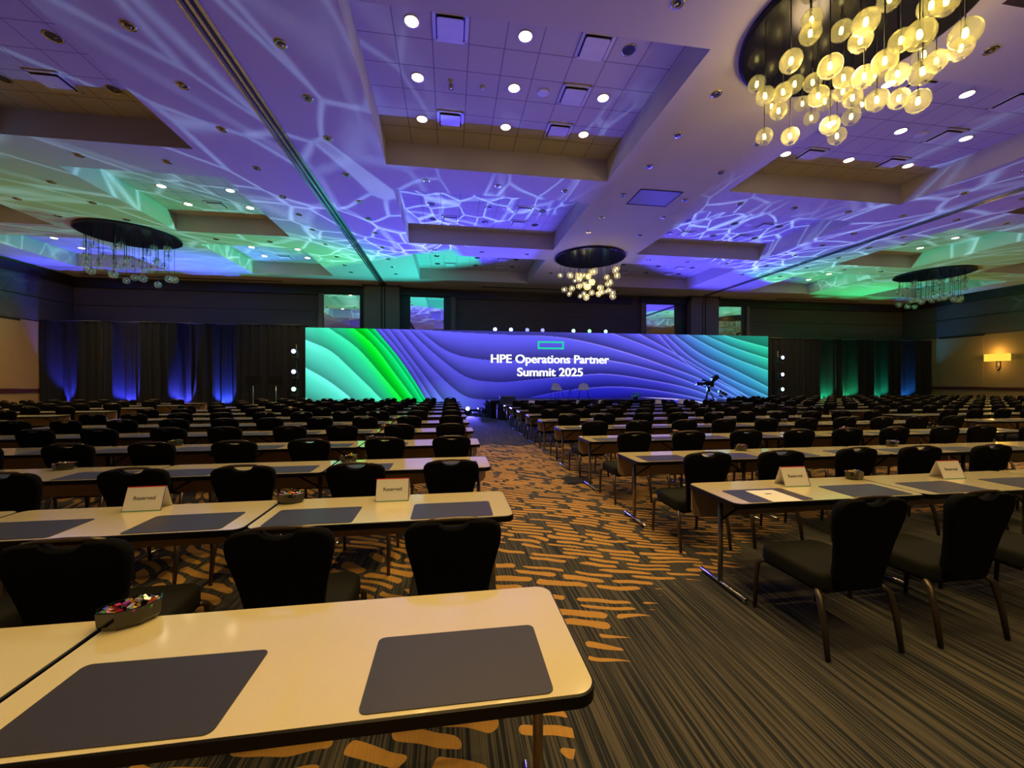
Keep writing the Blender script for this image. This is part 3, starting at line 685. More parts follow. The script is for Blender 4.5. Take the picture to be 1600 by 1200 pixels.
    for body, xa, xb, z, sz in (('HPE Operations Partner', 2.07, 8.54, 2.62, .62), ('Summit 2025', 3.49, 7.09, 1.93, .62)):
        o, wd = text(body, 0, 0, sz, 'title_line'); o.location = ((xa + xb) / 2, Y - .012, z); o.rotation_euler = (PI / 2, 0, 0); o.scale = ((xb - xa) / wd, 1, 1); 
        o.parent = r; o.matrix_parent_inverse = Matrix.Translation(-Vector(r.location))
    lg = MB()
    for a, b, z0, z1 in ((4.59, 6.02, 3.69, 3.78), (4.59, 6.02, 3.36, 3.45), (4.59, 4.68, 3.45, 3.69), (5.93, 6.02, 3.45, 3.69)):
        lg.box(((a + b) / 2, Y - .012, (z0 + z1) / 2), (b - a, .006, z1 - z0))
    at(lg.build('logo_rectangle', M['logo']), r)
led_wall()

# ------------------------------------------------------------------ drapes with uplights
BEAM_RECESS = [(-17.35, .50), (-14.85, .46), (-12.65, .42), (-10.7, .36), (22.4, .36), (24.05, .40), (26.25, .40), (28.25, .45)]  # recesses added to the drapes to clip the uplight beams into columns
def drape(x0, x1, y, z, label, seed):
    x0 += .004; x1 -= .004
    q = random.Random(seed); n = int((x1 - x0) / .035); ph = [q.uniform(0, 6) for _ in range(4)]
    top, bot = [], []
    rings = []
    for h in range(7):
        zz = .02 + (z - .02) * h / 6; r = []
        for i in range(n + 1):
            x = x0 + (x1 - x0) * i / n
            a = .045 * math.sin(x * 17 + ph[0] + .6 * math.sin(x * 2.3 + ph[1])) + .025 * math.sin(x * 31 + ph[2] + .3 * zz) + .03 * math.sin(x * 5 + ph[3])
            a *= (1.15 - .55 * h / 6)
            for cxx, hw in BEAM_RECESS: a += .30 / (1 + math.exp(max(-30, min(30, (abs(x - cxx - .5 * (zz / 4) * (cxx == -12.65)) - hw) * 40))))
            r.append((x + .02 * math.sin(x * 9 + h), y + a, zz))
        rings.append(r)
    m = MB(); m.rings(rings, False, True, False)
    r = empty('stage_drape', ((x0 + x1) / 2, y, 0)); tag(r, label, 'drape', 'black drapes beside the screen')
    at(m.build('curtain', M['drape']), r)
    at(MB().tube([(x0, y, z + .02), (x1, y, z + .02)], .022, 8).build('curtain_rod', M['black']), r)
    at(MB().tube([(x1 - .03, y + .42, 0), (x1 - .03, y + .42, z + .02), (x1 - .03, y, z + .02)], .02, 8).build('upright_pole', M['black']), r)
xs = [XL + .05, -15.8, -13.3, -11.2, -9.1, -6.9]
nmz = ['black velour drape panel beside the left wall', 'black velour drape panel between first and second blue beams', 'black velour drape panel at the second blue beam, left side', 'black velour drape panel behind the leaning third blue beam', 'black velour drape panel at the fourth blue beam', ]
nmz = ['leftmost black drape panel, beside the left wall', 'second black drape panel from the left wall', 'third black drape panel from the left wall', 'fourth black drape panel from the left wall', 'black drape panel touching the left end of the screen']
for i in range(5): drape(xs[i], xs[i + 1], 21.20, 4.38, nmz[i], i)
xs = [18.3, 20.8, 23.0, 24.8, 26.8, 29.95]
nmz = ['black drape panel touching the right end of the screen', 'second black drape panel right of the screen', 'third black drape panel right of the screen', 'fourth black drape panel right of the screen', 'rightmost black drape panel, beside the right wall']
for i in range(5): drape(xs[i], xs[i + 1], 21.20, 4.18, nmz[i], 10 + i)
def uplight(x, col, p, lens, label, lean=0):
    p = p * (1 if 'blue' in label and 'right' not in label else 4.5)
    r = empty('floor_uplight', (x, 21.25, 0)); tag(r, label, 'uplight', 'floor uplights along the drapes')
    m = MB(); m.lathe([(.001, .02), (.085, .02), (.10, .06), (.10, .24), (.09, .25)], 16); m.build('lamp_body', M['black'], r)
    MB().lathe([(.0005, .245), (.09, .245)], 16).build('lens', lens, r)
    MB().box((0, 0, .01), (.26, .2, .02)).build('foot_plate', M['black'], r)
    spot('uplight_beam', (x, 21.27, .27), (x + lean, 21.54, 4.2), p, col, 44 if x < -17 else 78, .6, .03)
for x, col, lean, lab in ((-17.35, (.06, .07, 1), 0, 'blue floor uplight at the left wall end of the drapes'), (-14.85, (.06, .07, 1), 0, 'blue floor uplight second from the left wall'), (-12.65, (.08, .09, 1), .5, 'blue floor uplight third from the left wall, beam leaning'), (-10.7, (.05, .10, 1), 0, 'blue floor uplight nearest the left end of the screen')):
    uplight(x, col, 2400, M['parblue'], lab, lean)
for x, col, lab, p in ((22.4, (.02, .75, .25), 'green floor uplight nearest the screen right end', 260), (24.05, (.03, .8, .25), 'green floor uplight second right of the screen', 260), (26.25, (.02, .8, .35), 'green floor uplight third right of the screen', 240), (28.25, (.02, .18, .6), 'blue floor uplight nearest the right wall', 300)):
    uplight(x, col, p, M['pargreen'] if 'green' in lab else M['parblue'], lab)
# added lamps standing in for uplight spill on the ceiling at both ends
spot('added_wash', (-14.6, 20.3, .5), (-13.2, 18.2, 6.8), 380, (.05, .03, 1), 58, .6, .1)
spot('added_wash', (26.5, 20.2, .5), (25.2, 19.0, 6.8), 420, (.05, .9, .15), 60, .7, .1)

# ------------------------------------------------------------------ moving heads
def moving_head(x, y, z, lens, label, up=True, grp='moving head lights'):
    r = empty('moving_head_light', (x, y, z)); tag(r, label, 'stage light', grp)
    b = -.26 if up else .26
    MB().box((0, 0, b), (.24, .2, .10)).build('base', M['black'], r)
    y_ = MB()
    for s in (-1, 1): y_.box((s * .135, 0, b / 2), (.03, .07, .24))
    y_.box((0, 0, b * .78), (.29, .08, .03)); y_.build('yoke', M['black'], r)
    h = MB(); h.rings([[Vector((q * math.cos(a), yy, q * math.sin(a))) for a in [2 * PI * k / 16 for k in range(16)]] for q, yy in ((.06, .16), (.10, .12), (.115, 0), (.12, -.14))], True, True)
    h.build('head', M['black'], r)
    MB().rings([[Vector((q * math.cos(a), -.145, q * math.sin(a))) for a in [2 * PI * k / 20 for k in range(20)]] for q in (.0005, .105)], False, False).build('lens', lens, r)
for i, (px, ln) in enumerate(zip((2.35, 3.2, 4.08, 4.92, 5.78, 6.64, 7.55, 8.48), ('headwhite', 'headwhite', 'headdim', 'headdim', 'blackglass', 'headteal', 'headgreen', 'headteal'))):
    moving_head(px, 21.42, 4.395, M[ln], '%s stage light above the screen, %s from the left' % (['bright blue', 'bright blue', 'dim violet', 'dim violet', 'dark', 'green', 'bright green', 'green'][i], ordw[i]), True, 'stage lights above the screen')
tr = empty('lighting_truss', (5.4, 21.45, 0)); tag(tr, 'dark truss behind the screen carrying the row of stage lights', 'truss')
t = MB()
for dy, dz in ((-.13, 4.06), (.13, 4.06), (-.13, 3.80), (.13, 3.80)): t.tube([(-3.6, dy, dz), (3.6, dy, dz)], .024, 6)
for k in range(24): t.tube([(-3.6 + k * .3, -.13, 3.80 if k % 2 else 4.06), (-3.3 + k * .3, -.13, 4.06 if k % 2 else 3.80)], .012, 5)
t.build('truss_bar', M['black'], tr)
for s in (-3.5, 3.5): MB().tube([(s, 0, 0), (s, 0, 4.06)], .05, 8).build('truss_leg', M['black'], tr)
for X, sd, lens in ((-7.28, 'left', ('headwhite', 'headwhite', 'headteal')), (18.66, 'right', ('headwhite', 'headwhite', 'headteal'))):
    st = empty('lighting_stand', (X, 20.62, 0)); tag(st, 'black light stand at the %s end of the screen' % sd, 'stand')
    MB().tube([(0, .12, 0), (0, .12, 3.4)], .03, 8).build('pole', M['black'], st)
    MB().box((0, .1, .01), (.6, .5, .02)).build('base_plate', M['black'], st)
    zz = (3.06, 2.10, 1.28) if sd == 'left' else (3.0, 2.04, 1.20)
    a = MB()
    for z in zz: a.box((0, .1, z - .32), (.3, .06, .04))
    a.build('cross_arm', M['black'], st)
    for z, l, nm in zip(zz, lens, ('top', 'middle', 'bottom')):
        moving_head(X, 20.52, z, M[l], '%s stage light, %s of three at the %s end of the screen' % ('pale green' if l == 'headteal' else 'bright violet-white', nm, sd), True, 'stage lights beside the screen')
moving_head(.85, 20.05, .31, M['headwhite'], 'bright floor stage light left of the stage steps', True, 'floor stage lights'); spot('floor_head_beam', (.85, 19.86, .33), (1.3, 12.5, 0), 1600, (.12, .10, 1), 46, .8, .06)
moving_head(10.9, 20.05, .31, M['headwhite'], 'floor stage light right of the stage', True, 'floor stage lights')

# ------------------------------------------------------------------ stage and what stands on it
st = empty('stage', (5.9, 19.3, 0)); tag(st, 'low black stage platform in front of the screen', 'stage')
MB().box((0, 0, .76), (8.3, 2.9, .08)).build('deck', M['stage'], st); MB().box((0, 0, .36), (8.2, 2.8, .72)).build('skirt', M['drape'], st)
sp = empty('stage_steps', (1.3, 18.7, 0)); tag(sp, 'black steps up to the left end of the stage', 'steps')
for k in range(3): MB().box((-.15 + .25 * k, 0, .2 + .2 * k), (.27, .9, .03)).build('tread', M['stage'], sp)
m = MB()
for s in (-.42, .42):
    for k in range(3): m.box((-.15 + .25 * k, s, (.2 + .2 * k) / 2), (.03, .03, .2 + .2 * k))
m.build('step_frame', M['black'], sp)
fc = empty('flight_case', (2.35, 17.35, 0)); tag(fc, 'black flight case standing before the left stage corner', 'case')
MB().box((0, 0, .36), (.72, .55, .60)).build('case_body', M['black'], fc); m = MB()
for sx in (-1, 1):
    for sy in (-1, 1): m.box((sx * .36, sy * .275, .36), (.03, .03, .62))
m.build('corner_edge', M['bronze'], fc)
for sx in (-1, 1):
    for sy in (-1, 1): MB().lathe([(.001, 0), (.03, .0), (.03, .06), (.001, .06)], 8, c=(sx * .28, sy * .2, 0)).build('caster', M['black'], fc)
mon = empty('wedge_monitor', (2.45, 17.35, .675)); tag(mon, 'slanted black wedge monitor on the flight case', 'monitor')
m = MB(); m.rings([[(x, -.25, 0), (x, .25, 0), (x, .15, .34), (x, -.10, .30)] for x in (-.33, .33)], True, False); m.build('cabinet', M['black'], mon)
for X, lab in ((5.3, 'low black confidence monitor before the stage, under the left chair'), (7.0, 'low black confidence monitor before the stage, under the right chair')):
    r = empty('confidence_monitor', (X, 17.45, 0)); tag(r, lab, 'monitor', 'confidence monitors')
    MB().box((0, 0, .55), (1.5, .08, .55), rx=-.25).build('monitor_panel', M['blackglass'], r); m = MB()
    for s in (-.5, .5): m.tube([(s, .1, .5), (s, .3, 0)], .02, 6); m.tube([(s, -.05, .4), (s, -.25, 0)], .02, 6)
    m.build('monitor_stand', M['black'], r)
def shell_chair(x, y, rz, label):
    r = empty('stage_chair', (x, y, .803), rz); tag(r, label, 'chair', 'stage chairs')
    R = []
    for k in range(9):
        a = PI * .95 * k / 8 - PI * .475
        R.append([Vector((math.sin(a) * .29 * (1 - .15 * j / 6), .02 + .24 * math.cos(a) * (1 - .05 * j), .43 + j * .057 * (.35 + .65 * max(0, math.cos(a))))) for j in range(7)])
    m = MB(); m.rings(R, False, True, False); m.rings([[p + Vector((0, -.02, 0)) for p in q] for q in R], False, True, False); m.build('shell_back', M['stool'], r)
    m = MB(); m.prism(rrect(.52, .48, .16), .41, .45, .01); m.build('seat', M['stool'], r)
    for sx in (-1, 1):
        for sy in (-1, 1): MB().tube([(sx * .16, sy * .15, .42), (sx * .25, sy * .24, 0)], .011, 6).build('leg', M['black'], r)
shell_chair(5.1, 19.0, .3, 'white shell chair, left one of the pair on stage'); shell_chair(6.45, 19.0, -.3, 'white shell chair, right one of the pair on stage')
r = empty('side_table', (5.75, 19.0, .803)); tag(r, 'tiny round side table between the two stage chairs', 'table')
MB().lathe([(.001, .42), (.17, .42), (.17, .44), (.001, .44)], 20).build('table_top', M['black'], r)
for k in range(3): MB().tube([(0, 0, .42), (.17 * math.cos(k * 2.1), .17 * math.sin(k * 2.1), 0)], .009, 6).build('leg', M['black'], r)
# flowers at the stage edge
r = empty('potted_flowers', (8.7, 18.1, .80)); tag(r, 'teal flower arrangement at the stage front edge', 'flowers')
m = MB(); q = random.Random(4)
for k in range(26):
    a = q.uniform(0, 6.3); l = q.uniform(.12, .3); d = Vector((math.cos(a) * l * .9, math.sin(a) * l * .5, q.uniform(.0, .22)))
    p = d + Vector((0, 0, .08)); m.rings([[p + Vector((s * math.cos(t_), s * math.sin(t_) * .6, h)) for t_ in [2 * PI * i / 6 for i in range(6)]] for s, h in ((.01, -.04), (.05, 0), (.01, .04))], False)
m.build('blooms', M['green_plastic'], r); MB().lathe([(.001, 0), (.09, 0), (.12, .12), (.001, .12)], 12).build('pot', M['black'], r)
# broadcast camera on its tripod
r = empty('video_camera', (12.55, 18.2, 0)); tag(r, 'black broadcast video camera on tripod before the screen', 'video camera')
for a in (90, 210, 330):
    d = Vector((math.cos(math.radians(a)), math.sin(math.radians(a)), 0))
    m = MB(); m.tube([d * .05 + Vector((0, 0, 1.2)), d * .52 + Vector((0, 0, .02))], .022, 7); m.tube([d * .10 + Vector((.05, 0, 1.1)), d * .34 + Vector((.03, 0, .45))], .014, 6); m.build('tripod_leg', M['bcast'], r)
MB().lathe([(.001, 1.12), (.07, 1.12), (.09, 1.2), (.06, 1.3), (.11, 1.34), (.11, 1.40), (.001, 1.40)], 14).build('tripod_head', M['bcast'], r)
m = MB(); m.box((.02, 0, 1.54), (.44, .18, .22)); m.box((-.05, 0, 1.68), (.22, .04, .03)); m.tube([(-.15, 0, 1.66), (-.15, 0, 1.70)], .02, 6); m.box((.18, 0, 1.5), (.16, .14, .26)); m.build('camera_body', M['bcast'], r)
m = MB(); m.tube([(-.2, 0, 1.53), (-.32, 0, 1.53), (-.62, 0, 1.52)], [.08, .07, .085], 12); m.box((-.62, 0, 1.53), (.1, .2, .16)); m.build('lens', M['bcast'], r)
MB().box((-.24, 0, 1.69), (.2, .07, .08), ry=.2).build('viewfinder_hood', M['bcast'], r)
m = MB(); m.box((.33, -.02, 1.80), (.34, .2, .20), ry=-.6); m.tube([(.2, 0, 1.62), (.3, 0, 1.75)], .02, 6); m.build('viewfinder_monitor', M['bcast'], r)
m = MB(); m.tube([(.05, 0, 1.36), (.45, -.05, 1.18), (.85, -.1, .98)], .015, 6); m.box((.78, -.1, 1.04), (.3, .12, .1), ry=.45); m.box((.55, -.08, 1.16), (.12, .1, .12)); m.box((.62, -.08, .92), (.2, .06, .06), ry=.4); m.build('pan_handle', M['bcast'], r)
# monitors on stands left of the screen
for X, Y_, rz, lab in ((-7.95, 20.1, .15, 'small black monitor on a pole stand left of the screen'), (-8.95, 20.2, .6, 'tilted small screen on stand farther left of the screen')):
    r = empty('monitor_on_stand', (X, Y_, 0), rz); tag(r, lab, 'monitor', 'monitors left of the screen')
    MB().box((0, 0, 1.68), (.6, .05, .40)).build('monitor', M['blackglass'], r)
    MB().tube([(0, .03, .02), (0, .03, 1.7)], .018, 8).build('pole', M['chrome'], r); MB().lathe([(.001, 0), (.22, 0), (.22, .02), (.001, .02)], 16).build('base', M['black'], r)

# ------------------------------------------------------------------ wall sconce
r = empty('wall_sconce', (XR, 18.05, 2.55)); tag(r, 'glowing yellow rectangular wall sconce on the right wall', 'wall lamp')
m = MB(); m.box((-.12, 0, .42), (.20, 1.0, .40)); m.build('lamp_shade', M['shade'], r)
MB().box((-.05, 0, .05), (.07, .16, .42)).build('bracket', M['bronze'], r); MB().lathe([(.001, -.32), (.03, -.28), (.05, -.16), (.03, -.15)], 10, c=(-.06, 0, 0)).build('finial', M['bronze'], r)
point('sconce_glow', (XR - .38, 18.05, 3.25), 34, (1, .60, .14), .12)
point('sconce_glow', (XR - .38, 18.05, 2.6), 14, (1, .60, .14), .12)
# its twins along the same walls, outside the frame, light the tan walls
for X, Y_ in ((XR - .4, 12.0), (XR - .4, 5.5), (XL + .4, 17.2), (XL + .4, 11.0), (XL + .4, 5.0)): point('sconce_glow', (X, Y_, 3.0), 40, (1, .60, .16), .15)

# ------------------------------------------------------------------ banquet chairs
def back_outline(n=7):
    # (x, h) of the back, h measured along the reclined back from the seat hinge
    half = [(.155, 0), (.165, .06), (.172, .16), (.190, .28), (.215, .38), (.232, .45), (.236, .50), (.228, .535), (.205, .558), (.165, .570), (.085, .574)]
    notch = [(.085, .574), (.070, .556), (.045, .541), (.0, .535)]
    right = half + notch[1:-1]
    left = [(-x, h) for x, h in reversed(right)]
    return right + [(0, .535)] + left
def chair_parts(full=True):
    seat = MB()
    for sc, z0, z1 in ((1, .372, .47),):
        R = []
        for s_, z in ((.90, .352), (.985, .360), (1.0, .385), (1.0, .440), (.985, .460), (.93, .474), (.6, .480)):
            R.append([(p.x * s_, p.y * s_ + .01, z) for p in rrect(.485, .50, .075, 5 if full else 3)])
        seat.rings(R, True, True)
    back = MB(); ol = back_outline()
    th, off = .030, math.radians(10)
    def bp(x, h, d):   # reclined plane, slightly cupped
        cup = 0
        y = -.235 - h * math.sin(off) + d + cup; z = .385 + h * math.cos(off) + 0
        return (x, y, z)
    def shrink(s_): return [(x * (1 - s_ / .2) if True else x, .29 + (h - .29) * (1 - s_ / .3)) for x, h in ol]
    back.rings([[bp(x, h, d) for x, h in shrink(s_)] for s_, d in ((.012, -th), (.003, -th * .75), (0, 0), (.003, th * .75), (.012, th))], True, True)
    hd = MB(); hd.tube([bp(x, h, 0) for x, h in ((-.15, .566), (-.09, .577), (0, .580), (.09, .577), (.15, .566))], .0105, 6)
    legs = []
    for sx in (-1, 1):
        legs.append(MB().tube([(sx * .20, .18, .362), (sx * .238, .222, .362), (sx * .250, .250, .34), (sx * .252, .262, .25), (sx * .250, .275, .002)], [.014, .016, .018, .017, .013], 8 if full else 5))
        legs.append(MB().tube([(sx * .17, -.15, .362), (sx * .218, -.19, .368), (sx * .244, -.235, .335), (sx * .252, -.270, .20), (sx * .254, -.300, .002)], [.014, .018, .020, .018, .014], 8 if full else 5))
    fr = MB()
    for sx in (-1, 1): fr.box((sx * .17, .0, .350), (.03, .42, .022))
    fr.box((0, .17, .350), (.34, .03, .022)); fr.box((0, -.17, .350), (.34, .03, .022))
    return seat, back, hd, legs, fr
s_, b_, h_, l_, f_ = chair_parts()
CH = empty('banquet_chair', (0, 0, -50))
s_.build('seat', M['seatfab'], CH); b_.build('backrest', M['fabric'], CH); h_.build('handle', M['bronze'], CH); f_.build('seat_frame', M['bronze'], CH)
for l in l_: l.build('leg', M['bronze'], CH)
s_, b_, h_, l_, f_ = chair_parts(False)
big = MB()
for mi, mbs in ((0, [s_, b_]), (1, [h_] + l_)):
    for q in mbs:
        o0 = len(big.v); big.v += q.v
        for f, sm in zip(q.f, q.sm): big.f.append([i + o0 for i in f]); big.mi.append(mi); big.sm.append(sm)
CHF = big.build('banquet_chair', [M['fabric'], M['bronze']], None, (0, 0, -50))

# ------------------------------------------------------------------ training tables
TL, TD, TH = 1.632, .612, .75
def table_parts(full=True):
    top = MB().prism(rrect(TL - .012, TD - .012, .058, 8), TH - .022, TH)
    band = MB(); o = rrect(TL, TD, .064, 8); i = rrect(TL - .013, TD - .013, .058, 8)
    band.rings([[(*p, TH - .001) for p in i], [(*p, TH - .004) for p in o], [(*p, TH - .038) for p in o], [(*p, TH - .042) for p in i], [(*(p * .96), TH - .042) for p in i]], False, False)
    under = MB().box((0, 0, TH - .032), (TL - .06, TD - .06, .018))
    mp = MB(); R = []
    w2 = TL / 2 - .01; prof = [(-w2, .715), (w2, .715), (w2, .53), (w2 - .02, .49), (w2 - .07, .47), (-w2 + .07, .47), (-w2 + .02, .49), (-w2, .53)]
    mp.rings([[(x, yy, z) for x, z in prof] for yy in (TD / 2 - .055, TD / 2 - .04)], True, False)
    posts, feet, braces = [], [], []
    for sx in (-1, 1):
        x = sx * (TL / 2 - .108)
        posts.append(MB().tube([(x, .02, .03), (x, .02, .705)], .019, 12)); 
        f = MB(); f.tube([(x, -.265, .03), (x, .265, .03)], .016, 10)
        for yy in (-.25, .25): f.tube([(x, yy, 0), (x, yy, .02)], .013, 8)
        feet.append(f)
        braces.append(MB().tube([(x, .02, .52), (x - sx * .30, .02, .70)], .011, 6).box((x, 0, .712), (.05, .44, .018)))
    return top, band, under, mp, posts, feet, braces
t_, b_, u_, m_, p_, f_, br_ = table_parts()
TB = empty('training_table', (0, 0, -50))
tt = t_.build('tabletop', M['laminate'], TB); b_.build('edge_band', M['edge'], tt); u_.build('underframe', M['black'], TB); m_.build('modesty_panel', M['modesty'], TB)
for q in p_: q.build('leg_post', M['steelleg'], TB)
for q in f_: q.build('foot_bar', M['chrome'], TB)
for q in br_: q.build('brace', M['black'], TB)
big = MB()
for mi, mbs in ((0, [t_]), (1, [b_, u_] + br_), (2, [m_]), (3, p_), (4, f_)):
    for q in mbs:
        o0 = len(big.v); big.v += q.v
        for f, sm in zip(q.f, q.sm): big.f.append([i + o0 for i in f]); big.mi.append(mi); big.sm.append(sm)
TBF = big.build('training_table', [M['laminate'], M['edge'], M['modesty'], M['steelleg'], M['chrome']], None, (0, 0, -50))
PAD = MB().prism(rrect(.53, .322, .022, 4), 0, .003).build('desk_pad', M['pad'], None, (0, 0, -50))
KK = tree(None)

def rowfront(k): return 1.081 + 1.524 * (k - 1)
BL = {'L': dict(x=.417, d=-1, n=5, rows=range(1, 13), name='left middle block'), 'R': dict(x=2.022, d=1, n=5, rows=range(2, 11), name='right middle block'),
      'LL': dict(x=-9.95, d=-1, n=5, rows=range(5, 13), name='far left block'), 'RR': dict(x=11.5, d=1, n=11, rows=range(3, 13), name='far right block')}
pitch = {'L': 1.643, 'R': 1.636, 'LL': 1.645, 'RR': 1.645}
SEEN = dict(t=0, c=0, p=0)
chairs, tables, pads = [], [], []
for b, B in BL.items():
    for k in B['rows']:
        yf = rowfront(k) + (.05 if b == 'LL' else 0)
        for n_ in range(B['n']):
            if b == 'RR' and k == 12 and n_ == 0: continue
            cx = B['x'] + B['d'] * (pitch[b] * n_ + TL / 2)
            if cx - TL / 2 < XL + .3 or cx + TL / 2 > XR - .9: continue
            if not any(in_view(cx + a, yf + b_, .75, 10) for a in (-TL / 2, 0, TL / 2) for b_ in (0, TD)): continue
            tables.append((b, k, n_, cx, yf + TD / 2))
            for s in (0, 1):
                # measured from the block's aisle end
                px_ = B['x'] + B['d'] * (pitch[b] * n_ + (.39, 1.27)[s])
                pads.append((b, k, n_, s, px_, yf + .018 + .161))
                if k == 1: continue
                ox = B['x'] + B['d'] * (pitch[b] * n_ + (.40, 1.19)[s])
                if not (in_view(ox, yf - .4, .9, 60) or in_view(ox, yf - .1, .5, 60)): continue
                chairs.append((b, k, n_ * 2 + s, ox, yf - .28))
def dist(x, y): return math.hypot(x, y)
blk = {'L': 'left middle block', 'R': 'right middle block', 'LL': 'far left block', 'RR': 'far right block'}
def rw(b, k): return ordw[k - (2 if b == 'R' else 1 if b == 'L' else 5 if b == 'LL' else 3)]
def cnt(n_): return ordw[n_]
ends = {'L': 'aisle', 'R': 'aisle', 'LL': 'side aisle', 'RR': 'side aisle'}
hide = Vector((0, 0, -50))
def mk(proto, kids, loc, rz, label, cat, grp): return clone(proto, kids, loc, rz, label, cat, grp)
tables.sort(key=lambda t: dist(t[3], t[4]))
for i, (b, k, n_, cx, cy) in enumerate(tables):
    lab = 'cream-topped folding training table, %s from %s, %s row, %s' % (ordw[n_], ends[b], rw(b, k), blk[b])
    mk(TB if dist(cx, cy) < 8.5 else TBF, KK if dist(cx, cy) < 8.5 else None, (cx, cy, 0), 0, lab, 'table', 'training tables, ' + blk[b])
chairs.sort(key=lambda t: dist(t[3], t[4]))
print('tables', len(tables), 'chairs', len(chairs), 'pads', len(pads))
def lump(name, proto, items, lab, cat):
    src = proto.data; nv = len(src.vertices); co = np.empty(nv * 3, 'f'); src.vertices.foreach_get('co', co); co = co.reshape(-1, 3)
    polys = [list(p.vertices) for p in src.polygons]; mi = [p.material_index for p in src.polygons]
    V = []; F = []; MI = []
    for a, (x, y, z, rz) in enumerate(items):
        c, s = math.cos(rz), math.sin(rz)
        q = np.stack([co[:, 0] * c - co[:, 1] * s + x, co[:, 0] * s + co[:, 1] * c + y, co[:, 2] + z], -1); V.append(q)
        F += [[i + a * nv for i in p] for p in polys]; MI += mi
    me = bpy.data.meshes.new(name); me.from_pydata(np.concatenate(V).tolist(), [], F)
    for m_ in src.materials: me.materials.append(m_)
    me.polygons.foreach_set('material_index', MI); me.update()
    o = bpy.data.objects.new(name, me); COL.objects.link(o); tag(o, lab, cat, None, 'stuff'); return o
q = random.Random(11); rest = []
for i, (b, k, n_, x, y) in enumerate(chairs):
    jx, jy, jr = (q.uniform(-.02, .02), q.uniform(-.05, .01), q.uniform(-.05, .05)) if not (b in 'LR' and k == 2 and n_ < 2) else (0, 0, 0)
    if b == 'R' and k == 2: jy = .01
    if i >= 300: rest.append((x + jx, y + jy, 0, jr)); continue
    lab = 'black upholstered chair, %s seat from %s, %s row, %s' % (cnt(n_), ends[b], rw(b, k), blk[b])
    near = dist(x, y) < 7.5
    mk(CH if near else CHF, KK if near else None, (x + jx, y + jy, 0), jr, lab, 'chair', 'banquet chairs, ' + blk[b])
if rest: lump('distant_chairs', CHF, rest, 'mass of the most distant black banquet chairs near the drapes', 'chairs')
pads.sort(key=lambda t: dist(t[4], t[5])); rest = []
for i, (b, k, n_, s, x, y) in enumerate(pads):
    if i >= 300: rest.append((x, y, TH, 0)); continue
    lab = 'dark desk pad, %s from %s, %s table row, %s' % (cnt(n_ * 2 + s), ends[b], rw(b, k), blk[b])
    mk(PAD, None, (x + q.gauss(0, .006), y + abs(q.gauss(0, .003)), TH), q.gauss(0, .008), lab, 'desk pad', 'desk pads, ' + blk[b])
if rest: lump('distant_desk_pads', PAD, rest, 'the farthest dark desk pads on the last table rows', 'desk pads')
for p in (CH, CHF, TB, TBF, PAD):
    def kill2(o):
        for c in KK.get(o.name, []): kill2(c)
        bpy.data.objects.remove(o)
    kill2(p)

# ------------------------------------------------------------------ things on the tables
def text_mesh(body, size, nm, m_, off=.0):
    cu = bpy.data.curves.new(nm, 'FONT'); cu.body = body; cu.size = size; cu.align_x = 'CENTER'; cu.align_y = 'CENTER'; cu.offset = off * .3; cu.extrude = .0003
    t_ = bpy.data.objects.new(nm, cu); COL.objects.link(t_); bpy.context.view_layer.update()
    me_ = bpy.data.meshes.new_from_object(t_); bpy.data.objects.remove(t_); me_.materials.append(m_)
    o = bpy.data.objects.new(nm, me_); COL.objects.link(o); return o
M['red'] = mat('red_print', (.8, .02, .05, 1), .6); M['violet'] = mat('violet_print', (.12, .03, .3, 1), .6); M['teal'] = mat('teal_print', (.02, .35, .25, 1), .6)
def tent(x, y, rz, label, full=True, w_=.235, h=.155):
    r = empty('reserved_sign', (x, y, TH), rz); tag(r, label, 'sign', 'folded reserved signs')
    d = .06
    sl = math.atan2(d, h)
    for s, nm in ((-1, 'front_card'), (1, 'rear_card')):
        m = MB(); m.rings([[(xx, s * d, 0), (xx, s * (d + .0015), .0), (xx, s * .0015, h), (xx, 0, h)] for xx in (-w_ / 2, w_ / 2)], True, False)
        m.build(nm, M['paper'], r)
    if not full: return r
    n = Vector((0, -math.cos(sl), math.sin(sl)))
    def onface(o, u, v):
        p = Vector((u, -d, 0)) + Vector((0, d, h)) * v + n * .0022; o.location = p; o.rotation_euler = (PI / 2 - sl, 0, 0); o.parent = r
    t_ = text_mesh('Reserved', .036, 'lettering', M['ink'], .0009); onface(t_, 0, .52)
    L = math.hypot(d, h)
    for nm, m_, (u0, u1, v0, v1) in (('top_stripe', M['red'], (-w_ / 2, w_ / 2, .965, 1.)), ('side_stripe', M['violet'], (w_ / 2 - .005, w_ / 2, 0, .965)), ('bottom_stripe', M['teal'], (-w_ / 2, w_ / 2 - .005, 0, .03)), ('thin_stripe', M['violet'], (-w_ / 2, -w_ / 2 + .0015, .03, .965))):
        o = MB().quad((u0, 0, 0), (u1, 0, 0), (u1, (v1 - v0) * L, 0), (u0, (v1 - v0) * L, 0)).build(nm, m_); onface(o, 0, v0)
    return r
tent(-2.06, 3.13, .02, 'white reserved sign on the left block, beside the wide gap between pads')
tent(-.42, 3.11, .0, 'white reserved sign on the left aisle table behind the desk pads')
tent(2.87, 3.03, -.02, 'white reserved sign on the right aisle table near its end')
tent(4.49, 3.05, -.02, 'white reserved sign on the second right-hand table')
for i, x in enumerate((3.1, 5.0, 5.9, 8.3, 9.3)): tent(x, rowfront(10) + .45, 0, 'small white folded sign on the last right middle row, %s from aisle' % ordw[i], False)
candycols = [(.8, .05, .05), (.9, .5, .05), (.1, .5, .15), (.1, .2, .8), (.85, .8, .1), (.7, .7, .75), (.5, .1, .5)]
M['candy'] = [mat('foil_wrapper', (*c, 1), .22, .55) for c in candycols]
